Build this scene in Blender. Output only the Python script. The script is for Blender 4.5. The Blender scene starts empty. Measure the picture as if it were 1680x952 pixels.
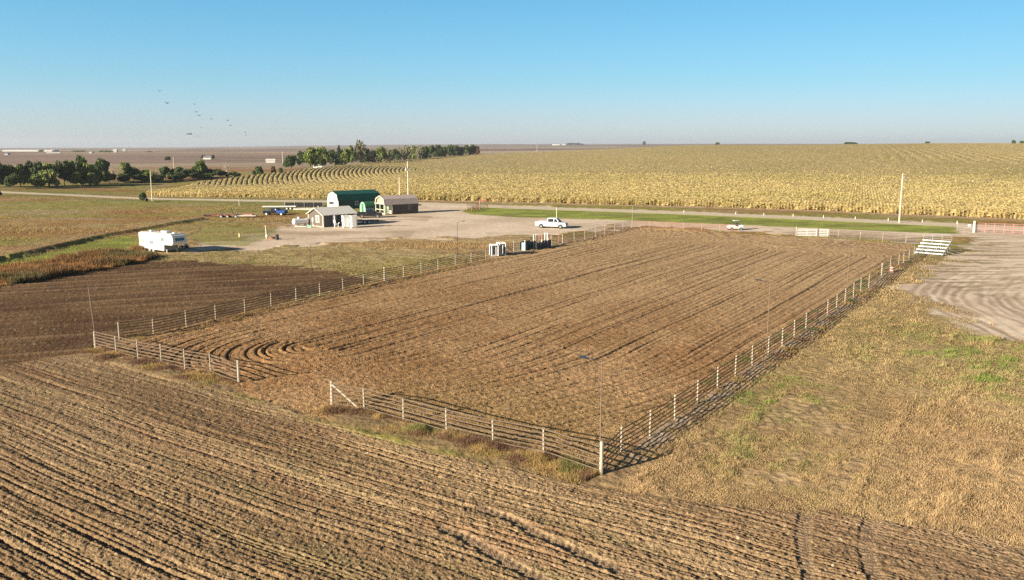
import bpy, math, random
import numpy as np
from mathutils import Vector, Matrix
R = math.radians
sc = bpy.context.scene
COL = sc.collection
rng = np.random.default_rng(7)
random.seed(11)

# ------------------------------------------------------------------ camera
CAMZ = 16.0
F = 1400.0
PITCH = math.atan((476 - 238) / F)
cd = bpy.data.cameras.new('camera'); cam = bpy.data.objects.new('camera', cd); COL.objects.link(cam)
cd.sensor_width = 36.0; cd.lens = F / 1680 * 36.0; cd.clip_start = 0.5; cd.clip_end = 40000
cam.location = (0, 0, CAMZ); cam.rotation_euler = (math.pi / 2 - PITCH, 0, 0)
sc.camera = cam
cP, sP = math.cos(PITCH), math.sin(PITCH)

# ------------------------------------------------------------------ terrain
def sstep(a, b, x):
    t = np.clip((x - a) / (b - a), 0, 1); return t * t * (3 - 2 * t)
def terrain(x, y):
    x = np.asarray(x, float); y = np.asarray(y, float)
    r = np.hypot(x, y) + 1e-6
    az = np.arctan2(x, y)
    amp = 3.2 * sstep(-.16, 0, az) + 10.6 * sstep(-0.01, .24, az) + 1.6 * sstep(.24, .45, az)
    s = sstep(210, 1320, r) * (1 - .75 * sstep(1500, 2600, r))
    z = amp * s
    # far land sinks a little towards the left horizon
    z = z - 11 * sstep(1600, 8000, r) * (1 - sstep(-.45, -.1, az)) + 23 * sstep(2200, 9000, r) * sstep(-.42, -.02, az)
    # slow swells in the middle distance
    z = z + (1.1 * np.sin(x / 83 + 1.0) * np.sin(y / 140 + .4)) * sstep(240, 500, r)
    # swale of the corn field
    z = z - 2.6 * np.exp(-((x + 118) / 60) ** 2 - ((y - 350) / 70) ** 2) + 1.2 * np.exp(-((x + 105) / 50) ** 2 - ((y - 520) / 60) ** 2)
    return z
def ray(px, py):
    a = px - 840.0; v = 476.0 - py
    return Vector((a, F * cP + v * sP, -F * sP + v * cP))
def G(px, py, tmax=12000.0):
    d = ray(px, py); d = d / d.y
    t = 3.0; prev = t
    while t < tmax:
        z = CAMZ + d.z * t
        if z <= float(terrain(d.x * t, t)):
            lo, hi = prev, t
            for _ in range(30):
                m = .5 * (lo + hi)
                if CAMZ + d.z * m <= float(terrain(d.x * m, m)): hi = m
                else: lo = m
            return Vector((d.x * hi, hi, float(terrain(d.x * hi, hi))))
        prev = t; t *= 1.02
    return Vector((d.x * tmax, tmax, CAMZ + d.z * tmax))
def TOP(p, px, py):
    """height above ground of image row py at the distance of ground point p"""
    d = ray(px, py); return CAMZ + d.z / d.y * p.y - p.z

# ------------------------------------------------------------------ noise
def _h(i, j, s):
    n = (i * 374761393 + j * 668265263 + s * 1442695041) & 0xFFFFFFFF
    n = ((n ^ (n >> 13)) * 1274126177) & 0xFFFFFFFF
    return ((n ^ (n >> 16)) & 0xFFFFFF) / float(0xFFFFFF)
def vn(x, y, s=0):
    """value noise 0..1"""
    xi = np.floor(x).astype(np.int64); yi = np.floor(y).astype(np.int64)
    fx = x - xi; fy = y - yi
    fx = fx * fx * (3 - 2 * fx); fy = fy * fy * (3 - 2 * fy)
    a = _h(xi, yi, s); b = _h(xi + 1, yi, s); c = _h(xi, yi + 1, s); d = _h(xi + 1, yi + 1, s)
    return (a * (1 - fx) + b * fx) * (1 - fy) + (c * (1 - fx) + d * fx) * fy
def fbm(x, y, s=0, o=3):
    t = 0; w = 1; tw = 0
    for k in range(o):
        t = t + w * vn(x * 2 ** k + 17.3 * k, y * 2 ** k - 9.1 * k, s + k); tw += w; w *= .5
    return t / tw

# ------------------------------------------------------------------ plan geometry
def P(*pts): return np.array([tuple(G(a, b))[:2] for a, b in pts])
def sdf(poly, x, y):
    """signed distance, negative inside"""
    d2 = np.full(x.shape, 1e18); ins = np.zeros(x.shape, bool)
    n = len(poly)
    for i in range(n):
        ax, ay = poly[i]; bx, by = poly[(i + 1) % n]
        ex, ey = bx - ax, by - ay
        L = ex * ex + ey * ey + 1e-12
        t = np.clip(((x - ax) * ex + (y - ay) * ey) / L, 0, 1)
        d2 = np.minimum(d2, (x - ax - t * ex) ** 2 + (y - ay - t * ey) ** 2)
        if abs(by - ay) > 1e-9:
            c = ((ay > y) != (by > y)) & (x < (bx - ax) * (y - ay) / (by - ay) + ax)
            ins ^= c
    d = np.sqrt(d2); return np.where(ins, -d, d)
def pld(line, x, y):
    """distance to polyline and running length"""
    d2 = np.full(x.shape, 1e18); s = np.zeros(x.shape); run = 0
    for i in range(len(line) - 1):
        ax, ay = line[i]; bx, by = line[i + 1]; ex, ey = bx - ax, by - ay
        L = math.hypot(ex, ey)
        t = np.clip(((x - ax) * ex + (y - ay) * ey) / (L * L), 0, 1)
        q = (x - ax - t * ex) ** 2 + (y - ay - t * ey) ** 2
        m = q < d2; d2 = np.where(m, q, d2); s = np.where(m, run + t * L, s); run += L
    return np.sqrt(d2), s

C_FR = P((985, 778))[0]; C_FL = P((157, 572))[0]; C_BL = P((1035, 374))[0]; C_BR = P((1499, 420))[0]; C_BB = P((1486, 398))[0]
ARENA = P((1000, 765), (550, 670), (541, 695), (402, 655), (388, 635), (150, 573), (252, 550), (404, 514), (525, 487), (630, 461), (719, 441), (797, 426), (905, 403), (1010, 380), (1035, 375), (1150, 381), (1306, 390), (1412, 396), (1498, 403), (1497, 420), (1446, 452), (1372, 509), (1260, 583), (1144, 662), (1066, 716))
NEARF = P((-420, 668), (0, 603), (130, 582), (200, 604), (395, 655), (545, 702), (700, 742), (850, 776), (985, 806), (1100, 822), (1250, 838), (1400, 850), (1550, 872), (1680, 902), (2000, 1010), (2600, 1500), (1500, 3600), (200, 3600), (-1500, 1800))
DARKF = P((-420, 668), (0, 603), (150, 580), (250, 548), (404, 512), (487, 493), (597, 470), (610, 462), (560, 450), (480, 438), (400, 436), (300, 430), (240, 430), (130, 450), (0, 473), (-400, 545))
GREENL = P((-60, 442), (0, 432), (63, 418), (126, 403), (176, 393), (215, 388), (232, 395), (228, 412), (130, 421), (0, 444), (-60, 455))
GREEN2 = P((310, 388), (330, 376), (420, 368), (455, 376), (440, 392), (400, 404), (330, 402))
WEEDL = P((-300, 520), (-60, 452), (0, 440), (130, 421), (225, 411), (262, 424), (240, 431), (130, 451), (0, 474), (-300, 530))
VERGE = P((758, 347), (775, 341), (830, 340), (1000, 345.5), (1300, 357), (1500, 367), (1562, 371), (1570, 384), (1500, 382), (1300, 373), (1000, 361), (850, 357), (775, 352))
YARD = P((310, 414), (320, 400), (400, 392), (430, 378), (490, 368), (560, 350), (620, 346), (700, 336), (850, 338), (1560, 368), (1700, 372), (2300, 400), (2400, 700), (1900, 640), (1680, 570), (1590, 528), (1512, 492), (1495, 470), (1530, 442), (1592, 415), (1570, 392), (1498, 399), (1370, 390), (1200, 380), (1060, 372), (1020, 372), (990, 379), (935, 386), (850, 386), (740, 392), (640, 394), (560, 399), (500, 406), (420, 412))
ROAD = P((-900, 292), (-300, 303), (0, 316), (120, 321), (250, 327), (400, 330), (560, 332), (700, 335), (840, 341), (1000, 346), (1200, 353.5), (1400, 362.5), (1560, 370), (1680, 376), (2100, 398), (3200, 450))
CORN = P((235, 322), (320, 324.5), (400, 325), (520, 327), (600, 328), (700, 329.5), (800, 332), (1040, 338), (1200, 342), (1360, 347.5), (1500, 354), (1680, 362), (2100, 384), (3000, 430))
CORN_L = P((793, 256), (700, 262), (600, 270.5), (530, 279), (468, 287), (400, 294), (320, 305))
CORN = np.vstack([CORN, [[1700, 300], [1500, 900], [900, 1330], [300, 1345], [60, 1330]], CORN_L])
LOOP = P((512, 572))[0]
AX = (C_BR - C_FR) / np.linalg.norm(C_BR - C_FR)       # long axis of the arena
AXN = np.array([-AX[1], AX[0]])                        # to the left of it
ROWD = np.array([.819, -.574]); ROWN = np.array([.574, .819])
TRACKS = [P((790, 838), (843, 857), (880, 880), (943, 907), (1027, 947), (1120, 1000)),
          P((730, 872), (773, 890), (833, 927), (877, 949), (960, 1010)),
          P((1343, 812), (1337, 822), (1320, 853), (1315, 880), (1320, 923), (1330, 955), (1350, 1010)),
          P((1446, 825), (1440, 837), (1423, 873), (1420, 907), (1430, 945), (1460, 1010)),
          P((1170, 830), (1200, 822), (1235, 815)), P((1272, 836), (1310, 826), (1360, 812))]
YTRACKS = [P((1640, 440), (1602, 459), (1572, 473), (1564, 489), (1580, 503), (1602, 514), (1660, 545), (1760, 600)),
           P((1680, 448), (1635, 470), (1621, 484), (1629, 500), (1654, 516), (1700, 535), (1800, 590)),
           P((1590, 452), (1556, 472), (1545, 490), (1570, 512), (1640, 548), (1740, 605)),
           P((1700, 455), (1662, 478), (1652, 492), (1668, 506), (1720, 525)),
           P((1575, 446), (1530, 462), (1515, 480), (1531, 497), (1600, 530), (1679, 568))]
BERM = P((-200, 470), (0, 429), (63, 414), (126, 399), (176, 389), (227, 380), (277, 371), (330, 362))
LANE = P((300, 426), (330, 414), (400, 408), (500, 400), (640, 391), (800, 378), (1000, 368))

# colours, linear
def C3(*c): return np.array(c, float)
def mix(a, b, t): return a * (1 - t[:, None]) + b * t[:, None]

def surface(x, y):
    """height offset, colour, region id for every ground vertex"""
    N = x.size; r = np.hypot(x, y)
    z = np.zeros(N); col = np.zeros((N, 3)); reg = np.zeros(N, np.int8)
    wob = (fbm(x / 1.7, y / 1.7, 3) - .5) * 1.3 + (vn(x / .35, y / .35, 5) - .5) * .35
    # -------- prairie (default)
    n1 = fbm(x / 38 + y / 160, y / 16, 21, 4); n2 = fbm(x / 9, y / 9, 31); n3 = vn(x / 1.1, y / 1.1, 4)
    base = mix(C3(.27, .15, .048), C3(.34, .22, .085), sstep(.35, .7, n2))
    base = mix(base, C3(.25, .23, .055), sstep(.40, .58, n1) * .85)
    base = mix(base, C3(.36, .25, .15), sstep(.60, .74, fbm(x / 22, y / 5, 77)) * .7)
    base = base * (.78 + .44 * n3)[:, None]
    col[:] = base
    z += (.22 * n2 + .12 * n3) * (1 - sstep(300, 600, r))
    left = (x < 0) & (r > 90) & (r < 330)
    if left.any():
        i = np.where(left)[0]
        d, s = pld(BERM, x[i], y[i])
        side = sdf(np.vstack([BERM, [[BERM[-1][0], 400], [-400, 400], [-400, BERM[0][1]]]]), x[i], y[i])
        b = np.exp(-(d / 1.2) ** 2)
        z[i] += .55 * b
        t = (side < 0) * (1 - sstep(2, 12, d)) * .75
        col[i] = mix(col[i], C3(.33, .215, .12) * (.8 + .4 * n3[i])[:, None], t)
    md = sstep(-75, -55, x) * (1 - sstep(0, 30, x)) * sstep(85, 95, y) * (1 - sstep(160, 175, y))
    cm = mix(C3(.31, .205, .095), C3(.44, .32, .175), sstep(.3, .7, fbm(x / 9, y / 3, 33, 4))) * (.8 + .4 * n3)[:, None]
    col = mix(col, cm, md * .75)
    # ground on which the near dry grass stands
    # front = right part in front of corner
    dryw = sstep(-1.2, 1.6, x + (n2 - .5)) * (1 - sstep(128, 142, r)); dry = dryw > 0
    if dry.any():
        i = np.where(dry)[0]
        n = fbm(x[i] / 3, y[i] / 3, 41, 4)
        c = mix(C3(.29, .19, .095), C3(.42, .29, .155), sstep(.35, .75, n))
        c = c * (.75 + .5 * vn(x[i] / .3, y[i] / .3, 8))[:, None]
        q = dryw[i]; col[i] = mix(col[i], c, q)
        z[i] = z[i] * (1 - q) + q * (.08 * n + .06 * vn(x[i] / .42, y[i] / .42, 203))
    # strip of olive grass outside the right fence
    d, s = pld(np.array([C_FR, C_BR]), x, y)
    out = (x - C_FR[0]) * AXN[0] + (y - C_FR[1]) * AXN[1] < 0
    t = out * sstep(.8, 2.6, d + wob) * (1 - sstep(7, 14, d + wob * 2)) * sstep(8, 40, s) * .6
    col = mix(col, C3(.22, .17, .06) * (.8 + .4 * n3)[:, None], t)
    # pale bare dirt below the fences
    allf = [np.array([C_FR, C_BR]), P((157, 572), (304, 538), (404, 515), (525, 487), (630, 461), (797, 427)), P((810, 424), (905, 402), (1022, 376), (1035, 374)), P((1035, 374), (1211, 382)), P((1306, 388), (1486, 398))]
    for k, ln in enumerate(allf):
        d, s = pld(ln, x, y)
        n = fbm(x / 1.3, y / 1.3, 61 + k)
        t = (1 - sstep(.2, .95, d + (n - .5) * 1.9)) * (.25 if k == 1 else .7)
        col = mix(col, C3(.40, .31, .235), t); reg[t > .5] = 0
    for ln in (P((157, 573), (304, 610), (392, 632)), P((545, 668), (733, 714), (986, 780))):
        d, s = pld(ln, x, y)
        col = mix(col, mix(C3(.36, .245, .12), C3(.22, .145, .08), n3), (1 - sstep(1.8, 3.2, d + wob)) * .9)
    # -------- corn ground and shoulder
    sc_ = sdf(CORN, x, y)
    t = 1 - sstep(2.0, 6.0, sc_ + wob)
    col = mix(col, C3(.42, .29, .175) * (.75 + .5 * n3)[:, None], t * (r < 1400))
    # -------- dark tilled field on the left
    sd = sdf(DARKF, x, y) + wob * np.where(r > 90, 3.5, .6)
    t = 1 - sstep(-.3, .9, sd)
    i = np.where(t > 0)[0]
    if i.size:
        u = x[i] * AXN[0] * 0 + (x[i] * -.36 + y[i] * .93); v = x[i] * .93 + y[i] * .36
        g = vn(u / .62, v / 22, 90); g2 = vn(u / 1.6, v / 60, 91); cl = vn(x[i] / .16, y[i] / .16, 92); c4 = fbm(x[i] / 6, y[i] / 6, 93)
        z[i] = z[i] * (1 - t[i]) + t[i] * (.17 * g + .12 * g2 + .07 * cl)
        c = mix(C3(.11, .062, .031), C3(.18, .107, .052), sstep(.3, .7, c4)) * (.6 + .5 * cl + .3 * g)[:, None]
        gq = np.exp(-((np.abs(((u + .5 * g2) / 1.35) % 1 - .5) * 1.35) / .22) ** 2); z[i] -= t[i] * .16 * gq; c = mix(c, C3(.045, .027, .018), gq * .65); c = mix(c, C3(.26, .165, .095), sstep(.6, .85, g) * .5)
        c = mix(c, C3(.32, .24, .14), (vn(x[i] / .22, y[i] / .22, 95) > .90) * .6)
        col[i] = mix(col[i], c, t[i]); reg[i[t[i] > .5]] = 3
    # -------- arena soil
    sa = sdf(ARENA, x, y) + wob * .55
    t = 1 - sstep(-.5, .5, sa)
    i = np.where(t > 0)[0]
    if i.size:
        X, Y = x[i], y[i]
        wx = (fbm(X / 22, Y / 22, 101) - .5) * 1.3
        ss = (X - LOOP[0]) * AX[0] + (Y - LOOP[1]) * AX[1]
        tt = (X - LOOP[0]) * AXN[0] + (Y - LOOP[1]) * AXN[1] + wx
        s1 = ss - .62 * np.maximum(-tt - 2, 0)
        phi = np.where(s1 < 0, np.hypot(tt, s1 * .85), np.abs(tt))
        L1 = 84.0
        phi = np.where((ss > L1), np.hypot(tt + 16, (ss - L1) * 1.3) * np.sign(tt + 16) - 16, phi)
        run = np.where(s1 < 0, np.arctan2(tt, s1) * (8 + np.abs(tt) * .5), ss) 
        g = vn(phi / .24, run / 12, 110); g2 = vn(phi / .8, run / 30, 111)
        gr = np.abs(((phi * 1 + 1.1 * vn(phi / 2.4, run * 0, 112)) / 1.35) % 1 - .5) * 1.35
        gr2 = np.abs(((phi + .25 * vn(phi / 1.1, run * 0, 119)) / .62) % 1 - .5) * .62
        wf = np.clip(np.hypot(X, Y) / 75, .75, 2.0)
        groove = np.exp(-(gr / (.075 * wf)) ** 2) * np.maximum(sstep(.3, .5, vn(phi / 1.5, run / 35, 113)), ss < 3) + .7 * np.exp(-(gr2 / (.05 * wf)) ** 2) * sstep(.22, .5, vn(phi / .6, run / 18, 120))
        cl = vn(X / .17, Y / .17, 114); cl2 = vn(X / .5, Y / .5, 115)
        loopb = np.exp(-(np.hypot(X - LOOP[0], (Y - LOOP[1])) / 7) ** 2)
        z[i] = z[i] * (1 - t[i]) + t[i] * (.07 * g * (1 + 1.6 * loopb) + .035 * g2 - .13 * groove + .07 * cl + .04 * cl2)
        c4 = fbm(X / 7, Y / 7, 116)
        c = mix(C3(.33, .182, .080), C3(.415, .25, .122), sstep(.3, .7, c4)) * (.52 + .40 * cl + .56 * vn(X / .32, Y / .32, 121))[:, None]
        far = sstep(20, 75, (X - C_FR[0]) * AX[0] + (Y - C_FR[1]) * AX[1])
        c = mix(c, C3(.50, .335, .18) * (.6 + .3 * cl + .5 * vn(X / .45, Y / .45, 122))[:, None], far * .75)
        # olive stubble near the front right corner
        dc = np.hypot(X - (C_FR[0] - 5), Y - (C_FR[1] + 6))
        c = mix(c, C3(.30, .225, .09) * (.8 + .4 * cl)[:, None], (1 - sstep(5, 15, dc + (c4 - .5) * 14)) * .35)
        c = mix(c, C3(.09, .055, .035), np.clip(groove, 0, 1) * .6)  # shade of the harrow grooves painted into the soil colour
        c = mix(c, C3(.50, .38, .22), (vn(X / .13, Y / .13, 117) > .86) * .75)
        c = mix(c, C3(.10, .06, .035), (vn(X / .2, Y / .2, 118) < .10) * .6)
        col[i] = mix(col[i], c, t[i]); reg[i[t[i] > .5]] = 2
    # -------- near ploughed field
    sn = sdf(NEARF, x, y) + wob * .45
    t = 1 - sstep(-.35, .35, sn)
    i = np.where(t > 0)[0]
    if i.size:
        X, Y = x[i], y[i]
        bend = (fbm(X / 26, Y / 26, 130) - .5) * 2.0
        u = X * ROWN[0] + Y * ROWN[1] + bend; v = X * ROWD[0] + Y * ROWD[1]
        w = .55 + .9 * vn(u / 3.1, v / 40, 131)
        g = vn(u / .17, v / 6, 132); g2 = vn(u / .38, v / 14, 133); g3 = vn(u / 1.3, v / 40, 134)
        row = .5 + .5 * np.sin(u * 2 * math.pi / .76)
        ridge = np.clip((vn(u / .55, v / 25, 135) - .45) * 3, 0, 1)
        cl = vn(X / .12, Y / .12, 136); cl2 = vn(X / .3, Y / .3, 137)
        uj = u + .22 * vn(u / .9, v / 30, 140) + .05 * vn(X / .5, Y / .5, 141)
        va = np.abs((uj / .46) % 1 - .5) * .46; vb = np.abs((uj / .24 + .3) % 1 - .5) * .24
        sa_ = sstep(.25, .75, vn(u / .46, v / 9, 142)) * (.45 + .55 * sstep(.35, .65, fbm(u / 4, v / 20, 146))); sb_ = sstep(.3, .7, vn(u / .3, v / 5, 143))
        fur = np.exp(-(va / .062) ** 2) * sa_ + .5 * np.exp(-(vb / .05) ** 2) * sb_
        h = w * (.045 * g + .05 * g2 - .09 * fur) + .05 * g3 + .05 * cl + .035 * cl2 + .035 * vn(X / .075, Y / .075, 144)
        tr = np.zeros(X.size)
        for k, T in enumerate(TRACKS):
            d, s = pld(T, X, Y)
            m = 1 - sstep(.26, .36, d + (cl2 - .5) * .1)
            bars = .5 + .5 * np.sin((s + np.abs(d) * .35) * 2 * math.pi / (.36 if k < 2 else .26))
            m = m * (.35 + .65 * sstep(.3, .55, vn(s / 2.2, d * 0 + k, 150))) * (1 if k < 2 else .7)
            h = h * (1 - m) + m * (.02 + .05 * bars)
            tr = np.maximum(tr, m)
        z[i] = z[i] * (1 - t[i]) + t[i] * h * 1.12
        c4 = fbm(u / 2.2, v / 22, 138)
        c = mix(C3(.245, .155, .078), C3(.385, .26, .137), sstep(.25, .75, c4)) * (.50 + .36 * cl + .26 * vn(X / .08, Y / .08, 145) + .38 * vn(u / .16, v / .5, 147))[:, None]
        c = mix(c, C3(.30, .24, .11), sstep(.6, .8, fbm(u / 1.2, v / 8, 148)) * .4); c = mix(c, C3(.27, .14, .075), sstep(.62, .8, fbm(u / 1.5, v / 9, 149)) * .4)
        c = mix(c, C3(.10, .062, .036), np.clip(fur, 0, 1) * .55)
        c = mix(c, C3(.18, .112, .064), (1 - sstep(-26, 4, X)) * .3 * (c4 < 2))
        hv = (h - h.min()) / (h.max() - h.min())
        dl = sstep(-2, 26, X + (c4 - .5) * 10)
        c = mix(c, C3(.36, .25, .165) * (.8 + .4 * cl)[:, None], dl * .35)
        c = mix(c, C3(.46, .36, .23), (vn(X / .12, Y / .12, 139) > .88) * .75)
        c = mix(c, C3(.075, .045, .027), (vn(X / .16, Y / .16, 158) < .10) * .6)
        c = mix(c, C3(.36, .255, .165), tr * .5)
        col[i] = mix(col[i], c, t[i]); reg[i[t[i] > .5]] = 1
    # small berm between field and fence strip
    # -------- yard
    sy = sdf(YARD, x, y)
    big = np.where(r > 100, 1.8, 1.0)
    t = 1 - sstep(-1.2, 1.6, sy + (fbm(x / 4, y / 4, 151, 4) - .5) * 9 * big * sstep(60, 110, r + x * .3))
    t = t * (1 - sstep(-1, 1, -sdf(VERGE, x, y)))
    i = np.where(t > 0)[0]
    if i.size:
        X, Y = x[i], y[i]
        a = fbm(X / 9, Y / 9, 152, 4); b = vn(X / .5, Y / .5, 153)
        ln = fbm((X * .9 + Y * .3) / 14, (Y * .95 - X * .3) / 1.2, 154)
        c = mix(C3(.57, .44, .32), C3(.71, .565, .43), sstep(.3, .7, a)) * (.9 + .2 * b)[:, None]
        c = mix(c, C3(.40, .285, .19), sstep(.55, .75, ln) * .2)
        h = .03 * b + .05 * a
        for T in YTRACKS:
            d, s = pld(T, X, Y); d = d + (a - .5) * 2.2
            q = np.exp(-((d - .9) / .35) ** 2) + np.exp(-((d) / .35) ** 2)
            h = h - .03 * q; c = mix(c, C3(.78, .64, .50), np.exp(-((d - .45) / .3) ** 2) * .7)
            c = mix(c, C3(.33, .23, .155), np.clip(q, 0, 1) * .65 * sstep(.35, .6, fbm(X / 6, Y / 6, 157)))
        lf = (X < 5) * sstep(-60, -20, -X * 0 + (-X - 0)) * 1.0
        z[i] = z[i] * (1 - t[i]) + t[i] * h
        # scattered weeds and drag marks in the rough part near the right grass
        rough = (X > 50) * (1 - sstep(2, 16, -sy[i])) * sstep(.5, .6, fbm(X / 5, Y / 1.2, 155))
        c = mix(c, C3(.21, .16, .075), rough * .7)
        yl = (X < -18) * sstep(.45, .65, fbm(X / 12, Y / 3, 156)) * .5
        c = mix(c, C3(.29, .20, .115), yl)
        col[i] = mix(col[i], c, t[i]); reg[i[t[i] > .5]] = 4
    # -------- green strips
    for k, (pl, cc, amt) in enumerate(((VERGE, C3(.25, .28, .05), 1), (GREENL, C3(.27, .29, .05), .95), (GREEN2, C3(.22, .22, .05), .7))):
        s_ = sdf(pl, x, y) + wob * (1 if k == 0 else 2.6)
        t = (1 - sstep(-1, 1.1, s_)) * amt
        i = np.where(t > 0)[0]
        if i.size:
            a = fbm(x[i] / 5, y[i] / 2, 160 + k, 4)
            c = mix(cc * .7, cc * 1.25, sstep(.3, .7, a)) * (.85 + .3 * n3[i])[:, None]
            c = mix(c, C3(.30, .24, .10), sstep(.56, .7, fbm(x[i] / 7, y[i] / 3, 165 + k)) * .5)
            col[i] = mix(col[i], c, t[i])
            if k == 0:
                vl = pld(P((790, 344), (1000, 352), (1300, 364), (1560, 378)), x[i], y[i])[0]
                c = mix(c, C3(.40, .42, .12), np.exp(-((vl + (a - .5) * 3) / .9) ** 2) * .6)
            z[i] = z[i] * (1 - t[i]) + t[i] * (.10 * a)
            reg[i[t[i] > .5]] = 5
    # left road side green
    dr, sr = pld(ROAD, x, y)
    t = (x < -35) * (1 - sstep(3, 13, np.abs(dr - 9) + wob)) * (y < 340) * sstep(.3, .55, fbm(x / 30, y / 6, 171)) * .75
    col = mix(col, C3(.17, .19, .05) * (.8 + .4 * n3)[:, None], t)
    # -------- road
    hw = np.where(x < -20, 4.4, 3.9)
    t = 1 - sstep(hw - .5, hw + .7, dr + wob * .5)
    i = np.where(t > 0)[0]
    if i.size:
        a = fbm(x[i] / 6, y[i] / 6, 180)
        c = mix(C3(.56, .455, .33), C3(.63, .51, .38), a)
        rut = np.exp(-((dr[i] - 1.1) / .5) ** 2)
        c = mix(c, C3(.68, .57, .44), rut * .6)
        col[i] = mix(col[i], c, t[i]); z[i] = z[i] * (1 - t[i]) + t[i] * (.16 - .03 * rut)
        reg[i[t[i] > .5]] = 6
    # -------- far farmland: patchwork
    t = sstep(430, 700, r) * (sc_ > 4)
    i = np.where(t > 0)[0]
    if i.size:
        X, Y = x[i], y[i]
        rx = X * .985 + Y * .17; ry = Y * .985 - X * .17
        bx = np.floor(rx / 640 + 40); by = np.floor(ry / 330 + _h(bx.astype(np.int64), bx.astype(np.int64) * 0 + 3, 5))
        q = _h(bx.astype(np.int64), by.astype(np.int64), 9)
        pal = np.array([[.27, .185, .15], [.23, .135, .10], [.36, .27, .20], [.25, .165, .14], [.31, .20, .15], [.19, .12, .10], [.40, .31, .22], [.27, .18, .155]])
        c = pal[(q * 7.999).astype(int)] * np.array([1.0, 1.03, .95])
        c = mix(c, C3(.27, .19, .16), sstep(2500, 6000, r[i]) * .6)
        c = c * (.85 + .3 * fbm(X / 90, Y / 40, 190, 3))[:, None]
        c = mix(c, C3(.12, .11, .06), (vn(rx / 640, ry / 28, 191) > .83) * .7)
        col[i] = mix(col[i], c, t[i])
        # pale stubble strip beyond the corn
        s2 = (Y > 1330) & (Y < 1800) & (X > -120)
        col[i[s2]] = C3(.42, .33, .23)
    # rusty hillside behind the grove
    t = sstep(400, 460, r) * (1 - sstep(620, 700, r)) * (x < -105) * sstep(.35, .6, fbm(x / 70, y / 30, 195))
    col = mix(col, C3(.27, .125, .06), t * .8)
    return z, np.clip(col, .01, .9), reg

def grid(rad, ang):
    A, Rr = np.meshgrid(ang, rad)
    x = (Rr * np.sin(A)).ravel(); y = (Rr * np.cos(A)).ravel()
    return x, y, A.shape
def quads(nr, na):
    i = np.arange(nr - 1)[:, None] * na + np.arange(na - 1)[None, :]
    return np.stack([i, i + 1, i + na + 1, i + na], -1).reshape(-1, 4)
def mesh_np(name, co, faces, col=None, m=None, smooth=False, kind=None, per=4):
    me = bpy.data.meshes.new(name)
    nf = len(faces)
    me.vertices.add(len(co)); me.vertices.foreach_set('co', co.astype(np.float32).ravel())
    me.loops.add(nf * per); me.loops.foreach_set('vertex_index', faces.astype(np.int32).ravel())
    me.polygons.add(nf)
    me.polygons.foreach_set('loop_start', np.arange(0, nf * per, per, dtype=np.int32))
    try: me.polygons.foreach_set('loop_total', np.full(nf, per, np.int32))
    except Exception: pass
    if smooth: me.polygons.foreach_set('use_smooth', np.ones(nf, bool))
    if col is not None:
        a = me.color_attributes.new('Col', 'FLOAT_COLOR', 'POINT')
        c = np.ones((len(co), 4), np.float32); c[:, :3] = col
        a.data.foreach_set('color', c.ravel())
    me.update(calc_edges=True)
    if m: me.materials.append(m)
    o = bpy.data.objects.new(name, me); COL.objects.link(o)
    if kind: o['kind'] = kind
    return o

# ------------------------------------------------------------------ materials
def new_mat(name):
    m = bpy.data.materials.new(name); m.use_nodes = True
    nt = m.node_tree; b = nt.nodes['Principled BSDF']; return m, nt, b
def attr_mat(name, scale, amt, bump, bdist=.1, rough=1.0, scale2=None, trans=0, spec=.15):
    m, nt, b = new_mat(name); N = nt.nodes.new; L = nt.links.new
    at = N('ShaderNodeAttribute'); at.attribute_name = 'Col'
    tc = N('ShaderNodeTexCoord')
    n = N('ShaderNodeTexNoise'); n.inputs['Scale'].default_value = scale; n.inputs['Detail'].default_value = 4; n.inputs['Roughness'].default_value = .65
    L(tc.outputs['Object'], n.inputs['Vector'])
    mr = N('ShaderNodeMapRange'); mr.inputs[1].default_value = .3; mr.inputs[2].default_value = .7
    mr.inputs[3].default_value = 1 - amt; mr.inputs[4].default_value = 1 + amt
    L(n.outputs['Fac'], mr.inputs[0])
    vm = N('ShaderNodeVectorMath'); vm.operation = 'SCALE'
    L(at.outputs['Color'], vm.inputs[0]); L(mr.outputs[0], vm.inputs['Scale'])
    L(vm.outputs[0], b.inputs['Base Color'])
    b.inputs['Roughness'].default_value = rough; b.inputs['Specular IOR Level'].default_value = spec
    if bump:
        n2 = N('ShaderNodeTexNoise'); n2.inputs['Scale'].default_value = scale2 or scale; n2.inputs['Detail'].default_value = 5
        L(tc.outputs['Object'], n2.inputs['Vector'])
        bp = N('ShaderNodeBump'); bp.inputs['Strength'].default_value = bump; bp.inputs['Distance'].default_value = bdist
        L(n2.outputs['Fac'], bp.inputs['Height']); L(bp.outputs[0], b.inputs['Normal'])
    return m
M_SOIL = attr_mat('soil', 9, .3, 1.0, .09, scale2=11)
M_GROUND = attr_mat('prairie', 1.6, .18, .7, .25, scale2=2.2)
M_DIRT = attr_mat('packed_dirt', 3, .10, .35, .04, scale2=5)
M_GRASSG = attr_mat('short_grass', 2.5, .2, .7, .15, scale2=4)

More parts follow.
